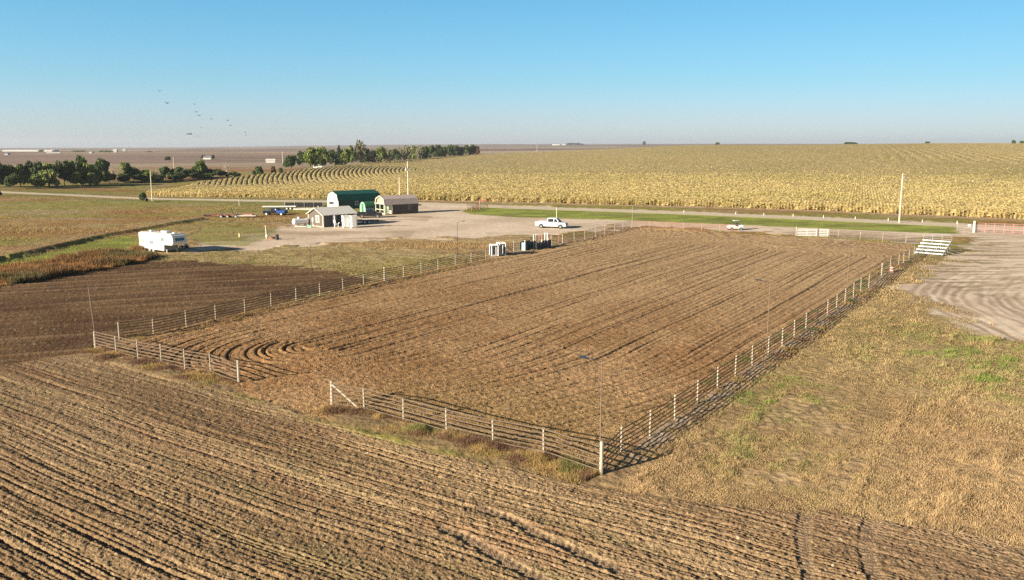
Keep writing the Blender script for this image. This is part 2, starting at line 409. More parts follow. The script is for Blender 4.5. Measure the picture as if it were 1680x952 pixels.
# ------------------------------------------------------------------ build the ground
QUICK = False
af = math.radians(38.5)
na = 1030
ang = np.concatenate([np.linspace(-math.pi, -af, 60, endpoint=False), np.linspace(-af, af, na), np.linspace(af, math.pi, 60)[1:]])
rad = [0.5]
while rad[-1] < 19: rad.append(rad[-1] * 1.25 if rad[-1] * 1.25 < 19 else 19.01)
while rad[-1] < 27: rad.append(rad[-1] + .085)
while rad[-1] < 9500:
    q = rad[-1]
    st = .055 if q < 46 else .055 + (q - 46) * .0045 if q < 60 else .118 + (q - 60) * .004
    st = min(st, q * .011) if q < 700 else q * .02
    rad.append(q + st)
rad = np.array(rad)
gx, gy, shp = grid(rad, ang)
dz, gcol, reg = surface(gx, gy)
gz = terrain(gx, gy) + dz
co = np.stack([gx, gy, gz], 1)
Q = quads(*shp); rq = reg[Q].max(1)
# a face belongs to the most common of its corners
rq = np.where((reg[Q] == reg[Q[:, :1]]).sum(1) >= 2, reg[Q[:, 0]], reg[Q[:, 2]])
for k, (nm, m) in enumerate((('ground', M_GROUND), ('ploughed_field', M_SOIL), ('arena_ground', M_SOIL), ('tilled_field', M_SOIL), ('dirt_yard', M_DIRT), ('grass_verge', M_GRASSG), ('road', M_DIRT))):
    q = Q[rq == k]
    if not len(q): continue
    used, inv = np.unique(q, return_inverse=True)
    mesh_np(nm, co[used], inv.reshape(-1, 4), gcol[used], m, True, 'structure')
print('ground verts', len(co), shp)
del Q, rq, co

# ------------------------------------------------------------------ stuff: blades
def blades(name, x, y, h, w, lean, colr, m, leaves=1, zoff=0.0, spread=.1, kind='stuff', extra=None, lz=0.0):
    """each plant = `leaves` thin triangles"""
    n = x.size
    x = np.repeat(x, leaves); y = np.repeat(y, leaves); h = np.repeat(h, leaves); w = np.repeat(w, leaves)
    c = np.repeat(colr, leaves, 0)
    N = x.size
    a = rng.uniform(0, 2 * math.pi, N); la = rng.uniform(0, 2 * math.pi, N); ll = rng.uniform(.1, 1, N) * lean
    bx = x + rng.uniform(-spread, spread, N); by = y + rng.uniform(-spread, spread, N)
    bz = terrain(bx, by) + zoff + rng.uniform(0, 1, N) * lz * h
    hh = h * rng.uniform(.6, 1.1, N)
    co = np.empty((N, 3, 3))
    dx, dy = np.cos(a) * w / 2, np.sin(a) * w / 2
    co[:, 0] = np.stack([bx - dx, by - dy, bz], 1); co[:, 1] = np.stack([bx + dx, by + dy, bz], 1)
    co[:, 2] = np.stack([bx + np.cos(la) * ll * hh, by + np.sin(la) * ll * hh, bz + hh * np.sqrt(np.clip(1 - (ll * .8) ** 2, .05, 1)) * (1 - lz * .3)], 1)
    c = c * rng.uniform(.75, 1.25, (N, 1)) 
    cc = np.repeat(c[:, None], 3, 1)
    f = np.arange(N * 3).reshape(-1, 3)
    co = co.reshape(-1, 3); cc = cc.reshape(-1, 3)
    return mesh_np(name, co, f, np.clip(cc, .01, .9), m, False, kind, per=3)
def leaf_mat(name, tr=.25, spec=.2):
    m, nt, b = new_mat(name); N = nt.nodes.new; L = nt.links.new
    at = N('ShaderNodeAttribute'); at.attribute_name = 'Col'
    tc = N('ShaderNodeTexCoord'); n = N('ShaderNodeTexNoise'); n.inputs['Scale'].default_value = .7
    L(tc.outputs['Object'], n.inputs['Vector'])
    mr = N('ShaderNodeMapRange'); mr.inputs[1].default_value = .3; mr.inputs[2].default_value = .7; mr.inputs[3].default_value = .85; mr.inputs[4].default_value = 1.15
    L(n.outputs['Fac'], mr.inputs[0])
    vm = N('ShaderNodeVectorMath'); vm.operation = 'SCALE'; L(at.outputs['Color'], vm.inputs[0]); L(mr.outputs[0], vm.inputs['Scale'])
    L(vm.outputs[0], b.inputs['Base Color']); b.inputs['Roughness'].default_value = .8; b.inputs['Specular IOR Level'].default_value = spec
    t = N('ShaderNodeBsdfTranslucent'); L(vm.outputs[0], t.inputs['Color'])
    mx = N('ShaderNodeMixShader'); mx.inputs[0].default_value = tr
    L(b.outputs[0], mx.inputs[1]); L(t.outputs[0], mx.inputs[2]); L(mx.outputs[0], nt.nodes['Material Output'].inputs['Surface'])
    return m
M_BLADE = leaf_mat('grass_blade', .2)
M_CORN = leaf_mat('corn_leaf', .3)
def polar(n, r0, r1, a0, a1, p=2.0):
    """random points, density falling as r^-p"""
    u = rng.uniform(0, 1, n)
    e = 2 - p
    r = r0 * (r1 / r0) ** u if abs(e) < 1e-6 else (r0 ** e + u * (r1 ** e - r0 ** e)) ** (1 / e)
    a = rng.uniform(a0, a1, n)
    return r * np.sin(a), r * np.cos(a)

# dry grass on the right
x, y = polar(1350000, 27, 150, R(-4), R(41), 2.9)
keep = (sdf(NEARF, x, y) > rng.uniform(-.4, .9, x.size)) & (sdf(ARENA, x, y) > .3)
out = (x - C_FR[0]) * AXN[0] + (y - C_FR[1]) * AXN[1]
keep &= (out < -rng.uniform(.9, 1.8, x.size)) | (x < 0)
sy = sdf(YARD, x, y)
keep &= (sy > (fbm(x / 4, y / 4, 151, 4) - .5) * -9 + rng.uniform(-.6, 2, x.size))
keep &= (x * 1.0 > 1)
x, y = x[keep], y[keep]
n = fbm(x / 2.2, y / 2.2, 201, 4); nb = fbm(x / 9, y / 9, 202)
us = x * AX[0] + y * AX[1]; vs_ = x * AXN[0] + y * AXN[1]
cg = vn(x / .42, y / .42, 203) * .45 + vn(x / .9, y / .9, 204) * .25 + vn(us / 6, vs_ / .55, 205) * .3
k2 = rng.uniform(0, 1, x.size) < .45 + .6 * sstep(.3, .6, cg) * (.75 + .25 * sstep(.3, .5, n))
x, y, n, nb, cg = x[k2], y[k2], n[k2], nb[k2], cg[k2]
r = np.hypot(x, y)
dstrip = -((x - C_FR[0]) * AXN[0] + (y - C_FR[1]) * AXN[1])
c = mix(C3(.38, .25, .125), C3(.62, .44, .235), rng.uniform(0, 1, x.size) * .6 + .4 * sstep(.3, .7, nb))
gs = [(1270, 662, 3.2, 1), (1300, 640, 3, .8), (1640, 598, 7, 1.3), (1540, 570, 5, .6), (1560, 545, 5, .5), (1235, 740, 3.4, .45), (1300, 770, 3.2, .3), (1650, 605, 5, .8), (1500, 560, 5, .4), (1180, 650, 2.5, .5)]
gm = np.zeros(x.size)
for px, py, rr, am in gs:
    g = G(px, py); gm = np.maximum(gm, am * np.exp(-(np.hypot((x - g.x) * .8, (y - g.y) * .6) / rr) ** 2 * 1.2))
gm *= (.35 + .9 * sstep(.4, .6, fbm(x / 1.5, y / 1.5, 209)))
gm = np.clip(np.maximum(gm, .12 * (1 - sstep(3, 12, dstrip)) * sstep(0, 30, (x - C_FR[0]) * AX[0] + (y - C_FR[1]) * AX[1])), 0, 1)
c = mix(c, C3(.20, .27, .055), np.clip(gm * 1.1 * rng.uniform(.5, 1.2, x.size), 0, 1))
h = (.12 + .26 * sstep(.45, .75, cg) * (.5 + sstep(.35, .7, n))) * np.clip(r / 70, .85, 1.25) * (1 - .35 * (dstrip < 11))
w = .028 * np.clip(r / 45, 1, 2.6)
blades('dry_grass', x, y, h, w, 1.0, c, M_BLADE, 1, .05)
print('dry grass', x.size)

# weeds along the fences
def along(line, n, off0, off1, jit=.3):
    seg = np.diff(line, axis=0); L = np.hypot(seg[:, 0], seg[:, 1]); cum = np.concatenate([[0], np.cumsum(L)])
    s = rng.uniform(0, cum[-1], n); k = np.clip(np.searchsorted(cum, s) - 1, 0, len(L) - 1)
    t = (s - cum[k]) / L[k]
    px = line[k] + seg[k] * t[:, None]; nrm = np.stack([seg[k][:, 1], -seg[k][:, 0]], 1) / L[k][:, None]
    o = rng.uniform(off0, off1, n) + rng.normal(0, jit, n)
    q = px + nrm * o[:, None]
    return q[:, 0], q[:, 1], s, o
FL = P((165, 575), (227, 592), (304, 609), (392, 632))
FR = P((540, 668), (598, 676), (662, 694), (733, 714), (809, 732), (892, 749), (985, 779))
RF = np.array([C_FR, C_BR])
wx, wy, wc, wh = [], [], [], []
def addw(line, n, o0, o1, jit, hmin, hmax, cols, seed, thr=.35):
    x, y, s, o = along(line, n, o0, o1, jit)
    nn = fbm(x / 1.1, y / 1.1, seed, 3)
    k = rng.uniform(0, 1, n) < sstep(thr, thr + .25, nn)
    x, y, nn = x[k], y[k], nn[k]
    t = vn(x / .9, y / .9, seed + 5)
    c = mix(C3(*cols[0]), C3(*cols[1]), sstep(.3, .6, t)); g = sstep(.74, .86, vn(x / 1.4, y / 1.4, seed + 7))
    c = mix(c, C3(*cols[2]), g)
    wx.append(x); wy.append(y); wc.append(c); wh.append(hmin + (hmax - hmin) * sstep(.3, .8, nn) * rng.uniform(.5, 1, x.size))
STRAW = (.44, .30, .12); RUST = (.24, .14, .085); GRN = (.27, .25, .085)
addw(FR, 50000, -.1, 1.35, .22, .12, .5, (STRAW, RUST, GRN), 300, .25)
addw(FR, 15000, .9, 1.9, .3, .08, .28, (STRAW, STRAW, GRN), 310, .2)
addw(FL, 34000, -.1, 1.5, .35, .12, .45, (STRAW, RUST, GRN), 320, .3)
addw(FR, 14000, -3.5, -.1, .3, .06, .25, (STRAW, STRAW, GRN), 330, .45)
addw(RF, 40000, -.2, 1.5, .3, .08, .3, (STRAW, RUST, (.09, .15, .045)), 340, .5)
addw(RF, 30000, -1.8, -.1, .3, .06, .3, (STRAW, (.12, .16, .05), (.09, .15, .045)), 350, .5)
addw(P((165, 570), (304, 538), (404, 515), (525, 487), (630, 461), (797, 427)), 26000, -.4, 1.5, .5, .06, .28, (STRAW, STRAW, GRN), 360, .45)
addw(P((1035, 374), (1211, 382), (1306, 388), (1486, 398)), 14000, -.6, .9, .3, .1, .35, (STRAW, GRN, GRN), 370, .4)
x = np.concatenate(wx); y = np.concatenate(wy); c = np.concatenate(wc); h = np.concatenate(wh)
r = np.hypot(x, y)
blades('weeds', x, y, h, .03 * np.clip(r / 45, 1, 2.2), .75, c, M_BLADE, 1, .04)
print('weeds', x.size)

# tall rusty weeds of the left strip and tufts over the prairie
def inpoly(poly, n, pad=0):
    lo, hi = poly.min(0), poly.max(0); x = rng.uniform(lo[0], hi[0], n); y = rng.uniform(lo[1], hi[1], n)
    k = sdf(poly, x, y) < pad; return x[k], y[k]
x, y = inpoly(WEEDL, 160000)
k = (np.abs(x) < y * .75); x, y = x[k], y[k]
n = fbm(x / 5, y / 2, 400, 3); t = sstep(-75, -52, x)
c = mix(C3(.42, .22, .085), C3(.23, .13, .055), sstep(.35, .65, n)); c = mix(c, C3(.17, .15, .065), sstep(.5, .7, fbm(x / 4, y / 4, 401)) * t)
blades('tall_weeds', x, y, .5 + 1.1 * sstep(.3, .75, n) * rng.uniform(.6, 1, x.size), np.full(x.size, .10), .5, c, M_BLADE, 1, 0)
x, y = polar(240000, 98, 330, R(-36), R(0), 2.3)
k = (sdf(YARD, x, y) > 1) & (sdf(DARKF, x, y) > .5) & (sdf(ARENA, x, y) > 1) & (sdf(WEEDL, x, y) > 0) & (pld(ROAD, x, y)[0] > 5) & (sdf(CORN, x, y) > 3)
x, y = x[k], y[k]; r = np.hypot(x, y)
n = fbm(x / 30 + y / 100, y / 8, 410, 4); k = rng.uniform(0, 1, x.size) < sstep(.38, .62, n) * .9 + .1; x, y, r, n = x[k], y[k], r[k], n[k]
c = mix(C3(.32, .19, .075), C3(.42, .31, .15), rng.uniform(0, 1, x.size)); gg = np.maximum(sstep(1.5, -1.5, sdf(GREENL, x, y)), .6 * sstep(.5, .6, fbm(x / 38 + y / 160, y / 16, 21, 4)))
c = mix(c, C3(.19, .21, .055), np.clip(gg, 0, 1))
blades('prairie_grass', x, y, (.15 + .3 * sstep(.4, .7, n)) * (1 - .5 * np.clip(gg, 0, 1)), .06 * np.clip(r / 110, 1, 2.2), .9, c, M_BLADE, 1, .08)

# ------------------------------------------------------------------ corn
rowdir = np.array([math.sin(R(22)), math.cos(R(22))]); rown = np.array([rowdir[1], -rowdir[0]])
def corn_pts(n, r0, r1, p, a0=-36, a1=36):
    x, y = polar(n, r0, r1, R(a0), R(a1), p)
    x = x + 0; u = x * rown[0] + y * rown[1]; v = x * rowdir[0] + y * rowdir[1]
    u = np.round(u / .76) * .76 + rng.normal(0, .06, x.size)
    x = u * rown[0] + v * rowdir[0]; y = u * rown[1] + v * rowdir[1]
    k = sdf(CORN, x, y) < -.2
    return x[k], y[k]
def corn_col(x, y, t):
    a = fbm(x / 30, y / 60, 500, 4)
    c = mix(C3(.46, .355, .135), C3(.60, .475, .225), t)
    c = mix(c, C3(.38, .33, .10), sstep(.50, .70, a) * .25)
    c = mix(c, C3(.50, .40, .20), sstep(.5, .7, fbm(x / 90, y / 22, 501, 3)) * .5)
    return c
def corn(n, r0, r1, p, wmul, a0=-36, a1=36, edge=None):
    x, y = corn_pts(n, r0, r1, p, a0, a1)
    s = sdf(CORN, x, y)
    if edge: k = s > -edge; x, y, s = x[k], y[k], s[k]
    N = x.size
    H = 2.25 + .35 * (fbm(x / 12, y / 12, 505) - .5) + rng.normal(0, .13, N)
    H *= np.clip(.72 + .28 * sstep(0, 2.5, -s) , 0, 1)
    bz = terrain(x, y)
    tr = []; cc = []
    cb = corn_col(x, y, rng.uniform(0, 1, N))
    def tri(a, b, c, col): tr.append(np.stack([a, b, c], 1)); cc.append(col)
    # stalk with tassel
    a = rng.uniform(0, math.pi, N); w = .035 * wmul
    lx, ly = rng.normal(0, .08, N), rng.normal(0, .08, N)
    tri(np.stack([x - np.cos(a) * w, y - np.sin(a) * w, bz], 1), np.stack([x + np.cos(a) * w, y + np.sin(a) * w, bz], 1), np.stack([x + lx, y + ly, bz + H + .15], 1), cb * 1.1)
    for k in range(6):
        zz = H * (.28 + .12 * k) * rng.uniform(.92, 1.08, N)
        d = rng.uniform(0, 2 * math.pi, N); L = rng.uniform(.35, .62, N)
        ex, ey = x + np.cos(d) * L, y + np.sin(d) * L
        ez = zz + rng.uniform(-.35, .25, N)
        px_, py_ = -np.sin(d) * .055 * wmul, np.cos(d) * .055 * wmul
        tri(np.stack([x + px_, y + py_, bz + zz - .08 * wmul], 1), np.stack([x - px_, y - py_, bz + zz + .08 * wmul], 1), np.stack([ex, ey, bz + ez], 1), cb * rng.uniform(.8, 1.2, (N, 1)))
    return np.concatenate(tr).reshape(-1, 3), np.repeat(np.concatenate(cc), 3, 0)
parts = [corn(110000, 150, 330, 1.4, 1.05, edge=9), corn(125000, 160, 420, 2.2, 1.15), corn(95000, 250, 1300, 2.0, 1.8)]
# canopy below the leaf tips
rc = [150.0]
while rc[-1] < 1345: rc.append(rc[-1] + max(.45, rc[-1] * .0052))
ac = np.linspace(-R(36), R(38), 1500)
cx, cy, cs = grid(np.array(rc), ac)
s = sdf(CORN, cx, cy)
rr = np.hypot(cx, cy)
topz = 1.68 + .30 * sstep(200, 500, rr) + .35 * (vn(cx / .7, cy / .9, 511) - .5) + .5 * (fbm(cx / 5, cy / 5, 512) - .5)
# rows seen end-on in the swale
def phase(x, y): return x + .215 * (y - 430) - 4.2 * ((y - 430) / 70) ** 2
def szone(x, y): return sstep(350, 385, y) * (1 - sstep(500, 580, y)) * sstep(-150, -128, x) * (1 - sstep(-72, -45, x))
ph = phase(cx, cy)
stripe = .5 + .5 * np.cos(ph * 2 * math.pi / 2.3)
zone = szone(cx, cy)
zone2 = sstep(520, 640, rr) * sstep(.36, .50, np.arctan2(cx, cy))
st2 = .5 + .5 * np.cos((cx * rown[0] + cy * rown[1]) * 2 * math.pi / 7.5)
topz = topz - np.clip(zone, 0, 1) * .5 * (1 - sstep(.05, .32, stripe)) - zone2 * .5 * (1 - sstep(.3, .6, st2))
inner = sstep(.8, 2.2, -s)
zc = terrain(cx, cy) + np.where(s < -.8, topz * inner, -.6)
qq = quads(*cs); ok = (s[qq] < -.8).all(1); qq = qq[ok]
used, inv = np.unique(qq, return_inverse=True)
cco = np.stack([cx, cy, zc], 1)[used]
ccol = corn_col(cx, cy, vn(cx / 1.3, cy / 1.3, 520))[used] * (.88 + .36 * vn(cx / .8, cy / 1.2, 521))[used][:, None]
gap = (np.clip(zone, 0, 1) * (1 - sstep(.05, .3, stripe)) + zone2 * (1 - sstep(.25, .5, st2)))[used]
ccol = mix(ccol, C3(.20, .13, .07), np.clip(gap, 0, 1) * .25)
q3 = inv.reshape(-1, 4); f3 = np.concatenate([q3[:, [0, 1, 2]], q3[:, [0, 2, 3]]])
tv = np.concatenate([p_[0] for p_ in parts]); tc_ = np.concatenate([p_[1] for p_ in parts])
# leave out plants standing in the open gaps of the striped part
tri = tv.reshape(-1, 3, 3); ctr = tri.mean(1)
phs = phase(ctr[:, 0], ctr[:, 1])
sp = .5 + .5 * np.cos(phs * 2 * math.pi / 2.3)
zz = szone(ctr[:, 0], ctr[:, 1])
kk = ~((zz > .25) & (sp < .25))
tri = tri[kk]; tcl = tc_.reshape(-1, 3, 3)[kk]
print('corn tris', len(tri), 'canopy', len(f3))
allv = np.concatenate([cco, tri.reshape(-1, 3)]); allc = np.concatenate([ccol, tcl.reshape(-1, 3)])
allf_ = np.concatenate([f3, np.arange(len(tri) * 3).reshape(-1, 3) + len(cco)])
mesh_np('corn_field', allv, allf_, np.clip(allc, .01, .9), M_CORN, False, 'stuff', per=3)

# ================================================================== OBJECTS
def pmat(name, c, rough=.6, metal=0, var=.12, scale=6, bump=0, spec=.4, streak=None):
    m, nt, b = new_mat(name); N = nt.nodes.new; L = nt.links.new
    tc = N('ShaderNodeTexCoord'); n = N('ShaderNodeTexNoise'); n.inputs['Scale'].default_value = scale; n.inputs['Detail'].default_value = 4
    if streak:
        mp = N('ShaderNodeMapping'); mp.inputs['Scale'].default_value = streak; L(tc.outputs['Object'], mp.inputs[0]); L(mp.outputs[0], n.inputs['Vector'])
    else: L(tc.outputs['Object'], n.inputs['Vector'])
    r = N('ShaderNodeMapRange'); r.inputs[1].default_value = .3; r.inputs[2].default_value = .7; r.inputs[3].default_value = 1 - var; r.inputs[4].default_value = 1 + var
    L(n.outputs['Fac'], r.inputs[0])
    v = N('ShaderNodeVectorMath'); v.operation = 'SCALE'; v.inputs[0].default_value = c; L(r.outputs[0], v.inputs['Scale'])
    L(v.outputs[0], b.inputs['Base Color']); b.inputs['Roughness'].default_value = rough; b.inputs['Metallic'].default_value = metal; b.inputs['Specular IOR Level'].default_value = spec
    if bump:
        bp = N('ShaderNodeBump'); bp.inputs['Strength'].default_value = bump; bp.inputs['Distance'].default_value = .03
        L(n.outputs['Fac'], bp.inputs['Height']); L(bp.outputs[0], b.inputs['Normal'])
    return m
def metal_sheet(name, c, per=.25, axis=0, rough=.5):
    """ribbed sheet: wave bump along one axis"""
    m = pmat(name, c, rough, 0, .08, 2); nt = m.node_tree; N = nt.nodes.new; L = nt.links.new; b = nt.nodes['Principled BSDF']
    tc = N('ShaderNodeTexCoord'); wv = N('ShaderNodeTexWave'); wv.bands_direction = 'XYZ'[axis]; wv.inputs['Scale'].default_value = .314 / per
    L(tc.outputs['Object'], wv.inputs['Vector']); bp = N('ShaderNodeBump'); bp.inputs['Strength'].default_value = .6; bp.inputs['Distance'].default_value = .03
    L(wv.outputs['Fac'], bp.inputs['Height']); L(bp.outputs[0], b.inputs['Normal']); return m
POSTM = pmat('weathered_post', (.46, .40, .31), .8, 0, .25, 3, streak=(8, 8, 1))
WOODM = pmat('grey_wood', (.34, .28, .21), .9, 0, .3, 3, streak=(8, 8, 1), bump=.4)
POLEM = pmat('utility_pole_wood', (.62, .52, .38), .85, 0, .15, 2, streak=(8, 8, 1))
RAILM = pmat('fence_pipe', (.15, .105, .07), .8, 0, .3, 3)
GALV = pmat('galvanised_steel', (.50, .50, .49), .4, .5, .15, 5)
RUSTP = pmat('rusty_pipe', (.28, .12, .07), .8, 0, .3, 5)
WHITE = pmat('white_paint', (.80, .80, .79), .35, 0, .03, 3)
WHITEF = pmat('white_fibreglass', (.80, .79, .76), .3, 0, .04, 2)
OFFW = pmat('off_white_paint', (.72, .68, .58), .6, 0, .08, 3)
ALU = pmat('aluminium_plank', (.62, .62, .60), .35, .25, .05, 3)
BLACK = pmat('black_rubber', (.02, .02, .02), .8)
DARK = pmat('dark_steel', (.045, .045, .05), .6)
GLASS = pmat('tinted_glass', (.02, .025, .03), .08, 0, 0, spec=.8)
CHROME = pmat('chrome', (.7, .7, .7), .15, .9, 0)
GREYP = pmat('grey_plastic', (.25, .25, .26), .5)
POLEB = pmat('brown_pole_paint', (.22, .15, .11), .7)
TEAL = pmat('teal_panel', (.05, .26, .30), .5, 0, .15)
TEALD = pmat('dark_teal_panel', (.015, .07, .085), .5, 0, .15)
PALEBLUE = pmat('pale_blue_panel', (.50, .68, .72), .5, 0, .08)
REDP = pmat('faded_red_pipe', (.42, .15, .12), .6, 0, .15)
REDL = pmat('pinkish_red_pipe', (.42, .21, .18), .6, 0, .12)
ORANGE = pmat('orange_plastic', (.55, .20, .12), .5)
BLUE = pmat('blue_paint', (.02, .07, .28), .35)
BRIGHTY = pmat('yellow_paint', (.72, .70, .36), .5)
BLKP = pmat('black_paint', (.018, .018, .022), .2, 0, 0, spec=.6)

class MB:
    def __init__(s): s.v = []; s.f = []
    def add(s, vs, fs):
        o = len(s.v); s.v += [tuple(v) for v in vs]; s.f += [tuple(i + o for i in f) for f in fs]; return s
    def box(s, c, d, rz=0, M=None):
        hx, hy, hz = d[0] / 2, d[1] / 2, d[2] / 2; out = []
        for a in (-hx, hx):
            for b in (-hy, hy):
                for e in (-hz, hz):
                    q = Vector((a, b, e))
                    if rz: q = Matrix.Rotation(rz, 3, 'Z') @ q
                    if M: q = M @ q
                    out.append(q + Vector(c))
        return s.add(out, [(0, 1, 3, 2), (4, 6, 7, 5), (0, 4, 5, 1), (2, 3, 7, 6), (0, 2, 6, 4), (1, 5, 7, 3)])
    def bb(s, x0, x1, y0, y1, z0, z1): return s.box(((x0 + x1) / 2, (y0 + y1) / 2, (z0 + z1) / 2), (x1 - x0, y1 - y0, z1 - z0))
    def tube(s, a, b, r0, r1=None, n=8, cap=True):
        a = Vector(a); b = Vector(b); r1 = r0 if r1 is None else r1
        d = (b - a).normalized(); u = d.orthogonal().normalized(); w = d.cross(u); vs = []
        for p, r in ((a, r0), (b, r1)):
            for i in range(n):
                t = 2 * math.pi * i / n; vs.append(p + (u * math.cos(t) + w * math.sin(t)) * r)
        fs = [(i, (i + 1) % n, n + (i + 1) % n, n + i) for i in range(n)]
        if cap: fs += [tuple(range(n))[::-1], tuple(range(n, 2 * n))]
        return s.add(vs, fs)
    def path(s, pts, r, n=6):
        for a, b in zip(pts[:-1], pts[1:]): s.tube(a, b, r, n=n)
        return s
    def prism(s, prof, y0, y1, ins=None):
        """profile in xz extruded along y; ins(x,z)->inset of the sides"""
        n = len(prof); vs = []
        for sg, y in ((1, y0), (-1, y1)):
            for (x, z) in prof: vs.append((x, y + sg * (ins(x, z) if ins else 0), z))
        fs = [(i, (i + 1) % n, n + (i + 1) % n, n + i) for i in range(n)] + [tuple(range(n))[::-1], tuple(range(n, 2 * n))]
        return s.add(vs, fs)
    def prismx(s, prof, x0, x1):
        n = len(prof); vs = [(x0, y, z) for y, z in prof] + [(x1, y, z) for y, z in prof]
        fs = [(i, (i + 1) % n, n + (i + 1) % n, n + i) for i in range(n)] + [tuple(range(n))[::-1], tuple(range(n, 2 * n))]
        return s.add(vs, fs)
    def ball(s, c, r, sc_=(1, 1, 1), seg=12, rg=8):
        vs = []
        for i in range(rg + 1):
            p = math.pi * i / rg
            for j in range(seg):
                t = 2 * math.pi * j / seg
                vs.append((c[0] + r * sc_[0] * math.sin(p) * math.cos(t), c[1] + r * sc_[1] * math.sin(p) * math.sin(t), c[2] + r * sc_[2] * math.cos(p)))
        return s.add(vs, [(i * seg + j, i * seg + (j + 1) % seg, (i + 1) * seg + (j + 1) % seg, (i + 1) * seg + j) for i in range(rg) for j in range(seg)])
    def build(s, name, m, parent=None, smooth=False, bevel=0, loc=None):
        me = bpy.data.meshes.new(name); me.from_pydata(s.v, [], s.f); me.update()
        me.materials.append(m)
        import bmesh
        b = bmesh.new(); b.from_mesh(me); bmesh.ops.recalc_face_normals(b, faces=b.faces)
        if bevel:
            es = [e for e in b.edges if e.is_manifold and e.calc_face_angle(0) > .5]
            bmesh.ops.bevel(b, geom=es, offset=bevel, segments=2, affect='EDGES', profile=.5, clamp_overlap=True)
        b.to_mesh(me); b.free()
        if smooth:
            for p_ in me.polygons: p_.use_smooth = True
        o = bpy.data.objects.new(name, me); COL.objects.link(o)
        if parent: o.parent = parent
        if loc: o.location = loc
        return o
def tag(o, label=None, cat=None, group=None):
    if label: o['label'] = label
    if cat: o['category'] = cat
    if group: o['group'] = group
    return o
def thing(name, label, cat, loc=(0, 0, 0), rz=0, group=None):
    o = bpy.data.objects.new(name, None); COL.objects.link(o); o.empty_display_size = .3
    o.location = loc; o.rotation_euler = (0, 0, rz); return tag(o, label, cat, group)
def copy_tree(o, parent=None):
    c = o.copy(); COL.objects.link(c); c.parent = parent
    for ch in list(o.children): copy_tree(ch, c)
    return c
ORD = ['first', 'second', 'third', 'fourth', 'fifth', 'sixth', 'seventh', 'eighth', 'ninth', 'tenth', 'eleventh', 'twelfth', 'thirteenth', 'fourteenth', 'fifteenth', 'sixteenth', 'seventeenth', 'eighteenth', 'nineteenth', 'twentieth', 'twenty-first', 'twenty-second', 'twenty-third', 'twenty-fourth', 'twenty-fifth', 'twenty-sixth', 'twenty-seventh', 'twenty-eighth', 'twenty-ninth', 'thirtieth', 'thirty-first', 'thirty-second', 'thirty-third', 'thirty-fourth', 'thirty-fifth', 'thirty-sixth', 'thirty-seventh', 'thirty-eighth']
def gnd(x, y): return float(terrain(x, y))

# ---------------------------------------------------------------- fences
def fence(name, label, pts, hs, thick=(), rails=(.28, .52, .76, 1.0, 1.24, 1.47), skip=(), pm=POSTM, rm=RAILM, r=.052, rr=.034, cat='fence', black=()):
    W = [G(*p_) for p_ in pts]; o0 = W[0].copy()
    t = thing(name, label, cat, o0)
    Hh = []
    for i, (p_, h) in enumerate(zip(W, hs)):
        q = p_ - o0; k = 1.9 if i in thick else 1
        lx, ly = random.uniform(-.035, .035), random.uniform(-.035, .035)
        MB().tube((q.x, q.y, q.z - .15), (q.x + lx, q.y + ly, q.z + h), r * k * random.uniform(.9, 1.1), r * k * .92, 8).build('post', DARK if i in black else pm, t)
        Hh.append(h)
    dirs = []
    for z in rails:
        m = MB()
        for i in range(len(W) - 1):
            if i in skip: continue
            a, b = W[i] - o0, W[i + 1] - o0
            d = (b - a); d.z = 0; d.normalize(); side = Vector((d.y, -d.x, 0)) * (r + rr)
            sag = random.uniform(-.02, .02)
            mid = (a + b) / 2 + side + Vector((0, 0, z + sag - .012))
            m.path([a + side + Vector((0, 0, z + .0)), mid, b + side + Vector((0, 0, z))], rr, 6)
        if m.v: m.build('rail', rm, t)
    return t, W
def hh(base, top): return round(float(TOP(G(*base), top[0], top[1])), 2)
H = 1.6
pts = [(157, 573), (191, 582), (227, 591), (265, 599), (304, 608), (346, 614), (392, 631)]
fence('pipe_fence', 'short pale-post pipe fence at the front left of the arena ending at the gate opening', pts, [1.4, 1.5, 1.6, 1.6, 1.6, 1.5, 1.68], thick=(0, 6))
pts = [(545, 667), (598, 675), (662, 693), (733, 713), (809, 731), (892, 747), (986, 780)]
tf, W = fence('pipe_fence', 'pipe fence across the arena front between the diagonal brace and the thick corner post', pts, [1.62, 1.5, 1.5, 1.55, 1.5, 1.5, 1.75], thick=(0, 6))
a = W[0]; d = (W[1] - W[0]).normalized()
MB().tube((0, 0, 1.45), tuple((d * 2.05) + Vector((0, -.08, .12))), .055, n=8).build('brace', POSTM, tf)
pts = [(157, 573), (196, 558), (252, 550), (306, 538), (354, 526), (402, 515), (445, 504), (486, 495.5), (525, 487), (563, 478), (597, 470), (631, 462), (662, 456), (691, 449.5), (719, 443), (747, 436.5), (773, 431.5), (797, 427)]
fence('pipe_fence', 'long pipe fence on the left side of the arena beside the dark tilled field', pts[1:], [1.5, 1.5, 1.55, 1.5, 1.5, 1.5, 1.5, 1.5, 1.5, 1.45, 1.75, 1.5, 1.5, 1.45, 1.5, 1.5, 1.5], thick=(10,))
pts = [(905, 402.5), (923, 400), (942, 395.5), (959, 392.5), (977, 387.5), (992, 384.5), (1008, 380.5), (1022, 377.5), (1036, 375), (1065, 375.5), (1093, 377), (1121, 378.5), (1151, 380), (1181, 381), (1211, 382.5)]
fence('pipe_fence', 'rust-brown pipe fence by the white pickup, running round the far left arena corner', pts, [1.55] * 15, thick=(1,), rm=RUSTP)
pts = [(1360, 389.5), (1375, 391.5), (1411, 394), (1448, 396.5), (1486, 398.5)]
fence('pipe_fence', 'far pipe fence between the white gates and the bleachers', pts, [1.5] * 5)
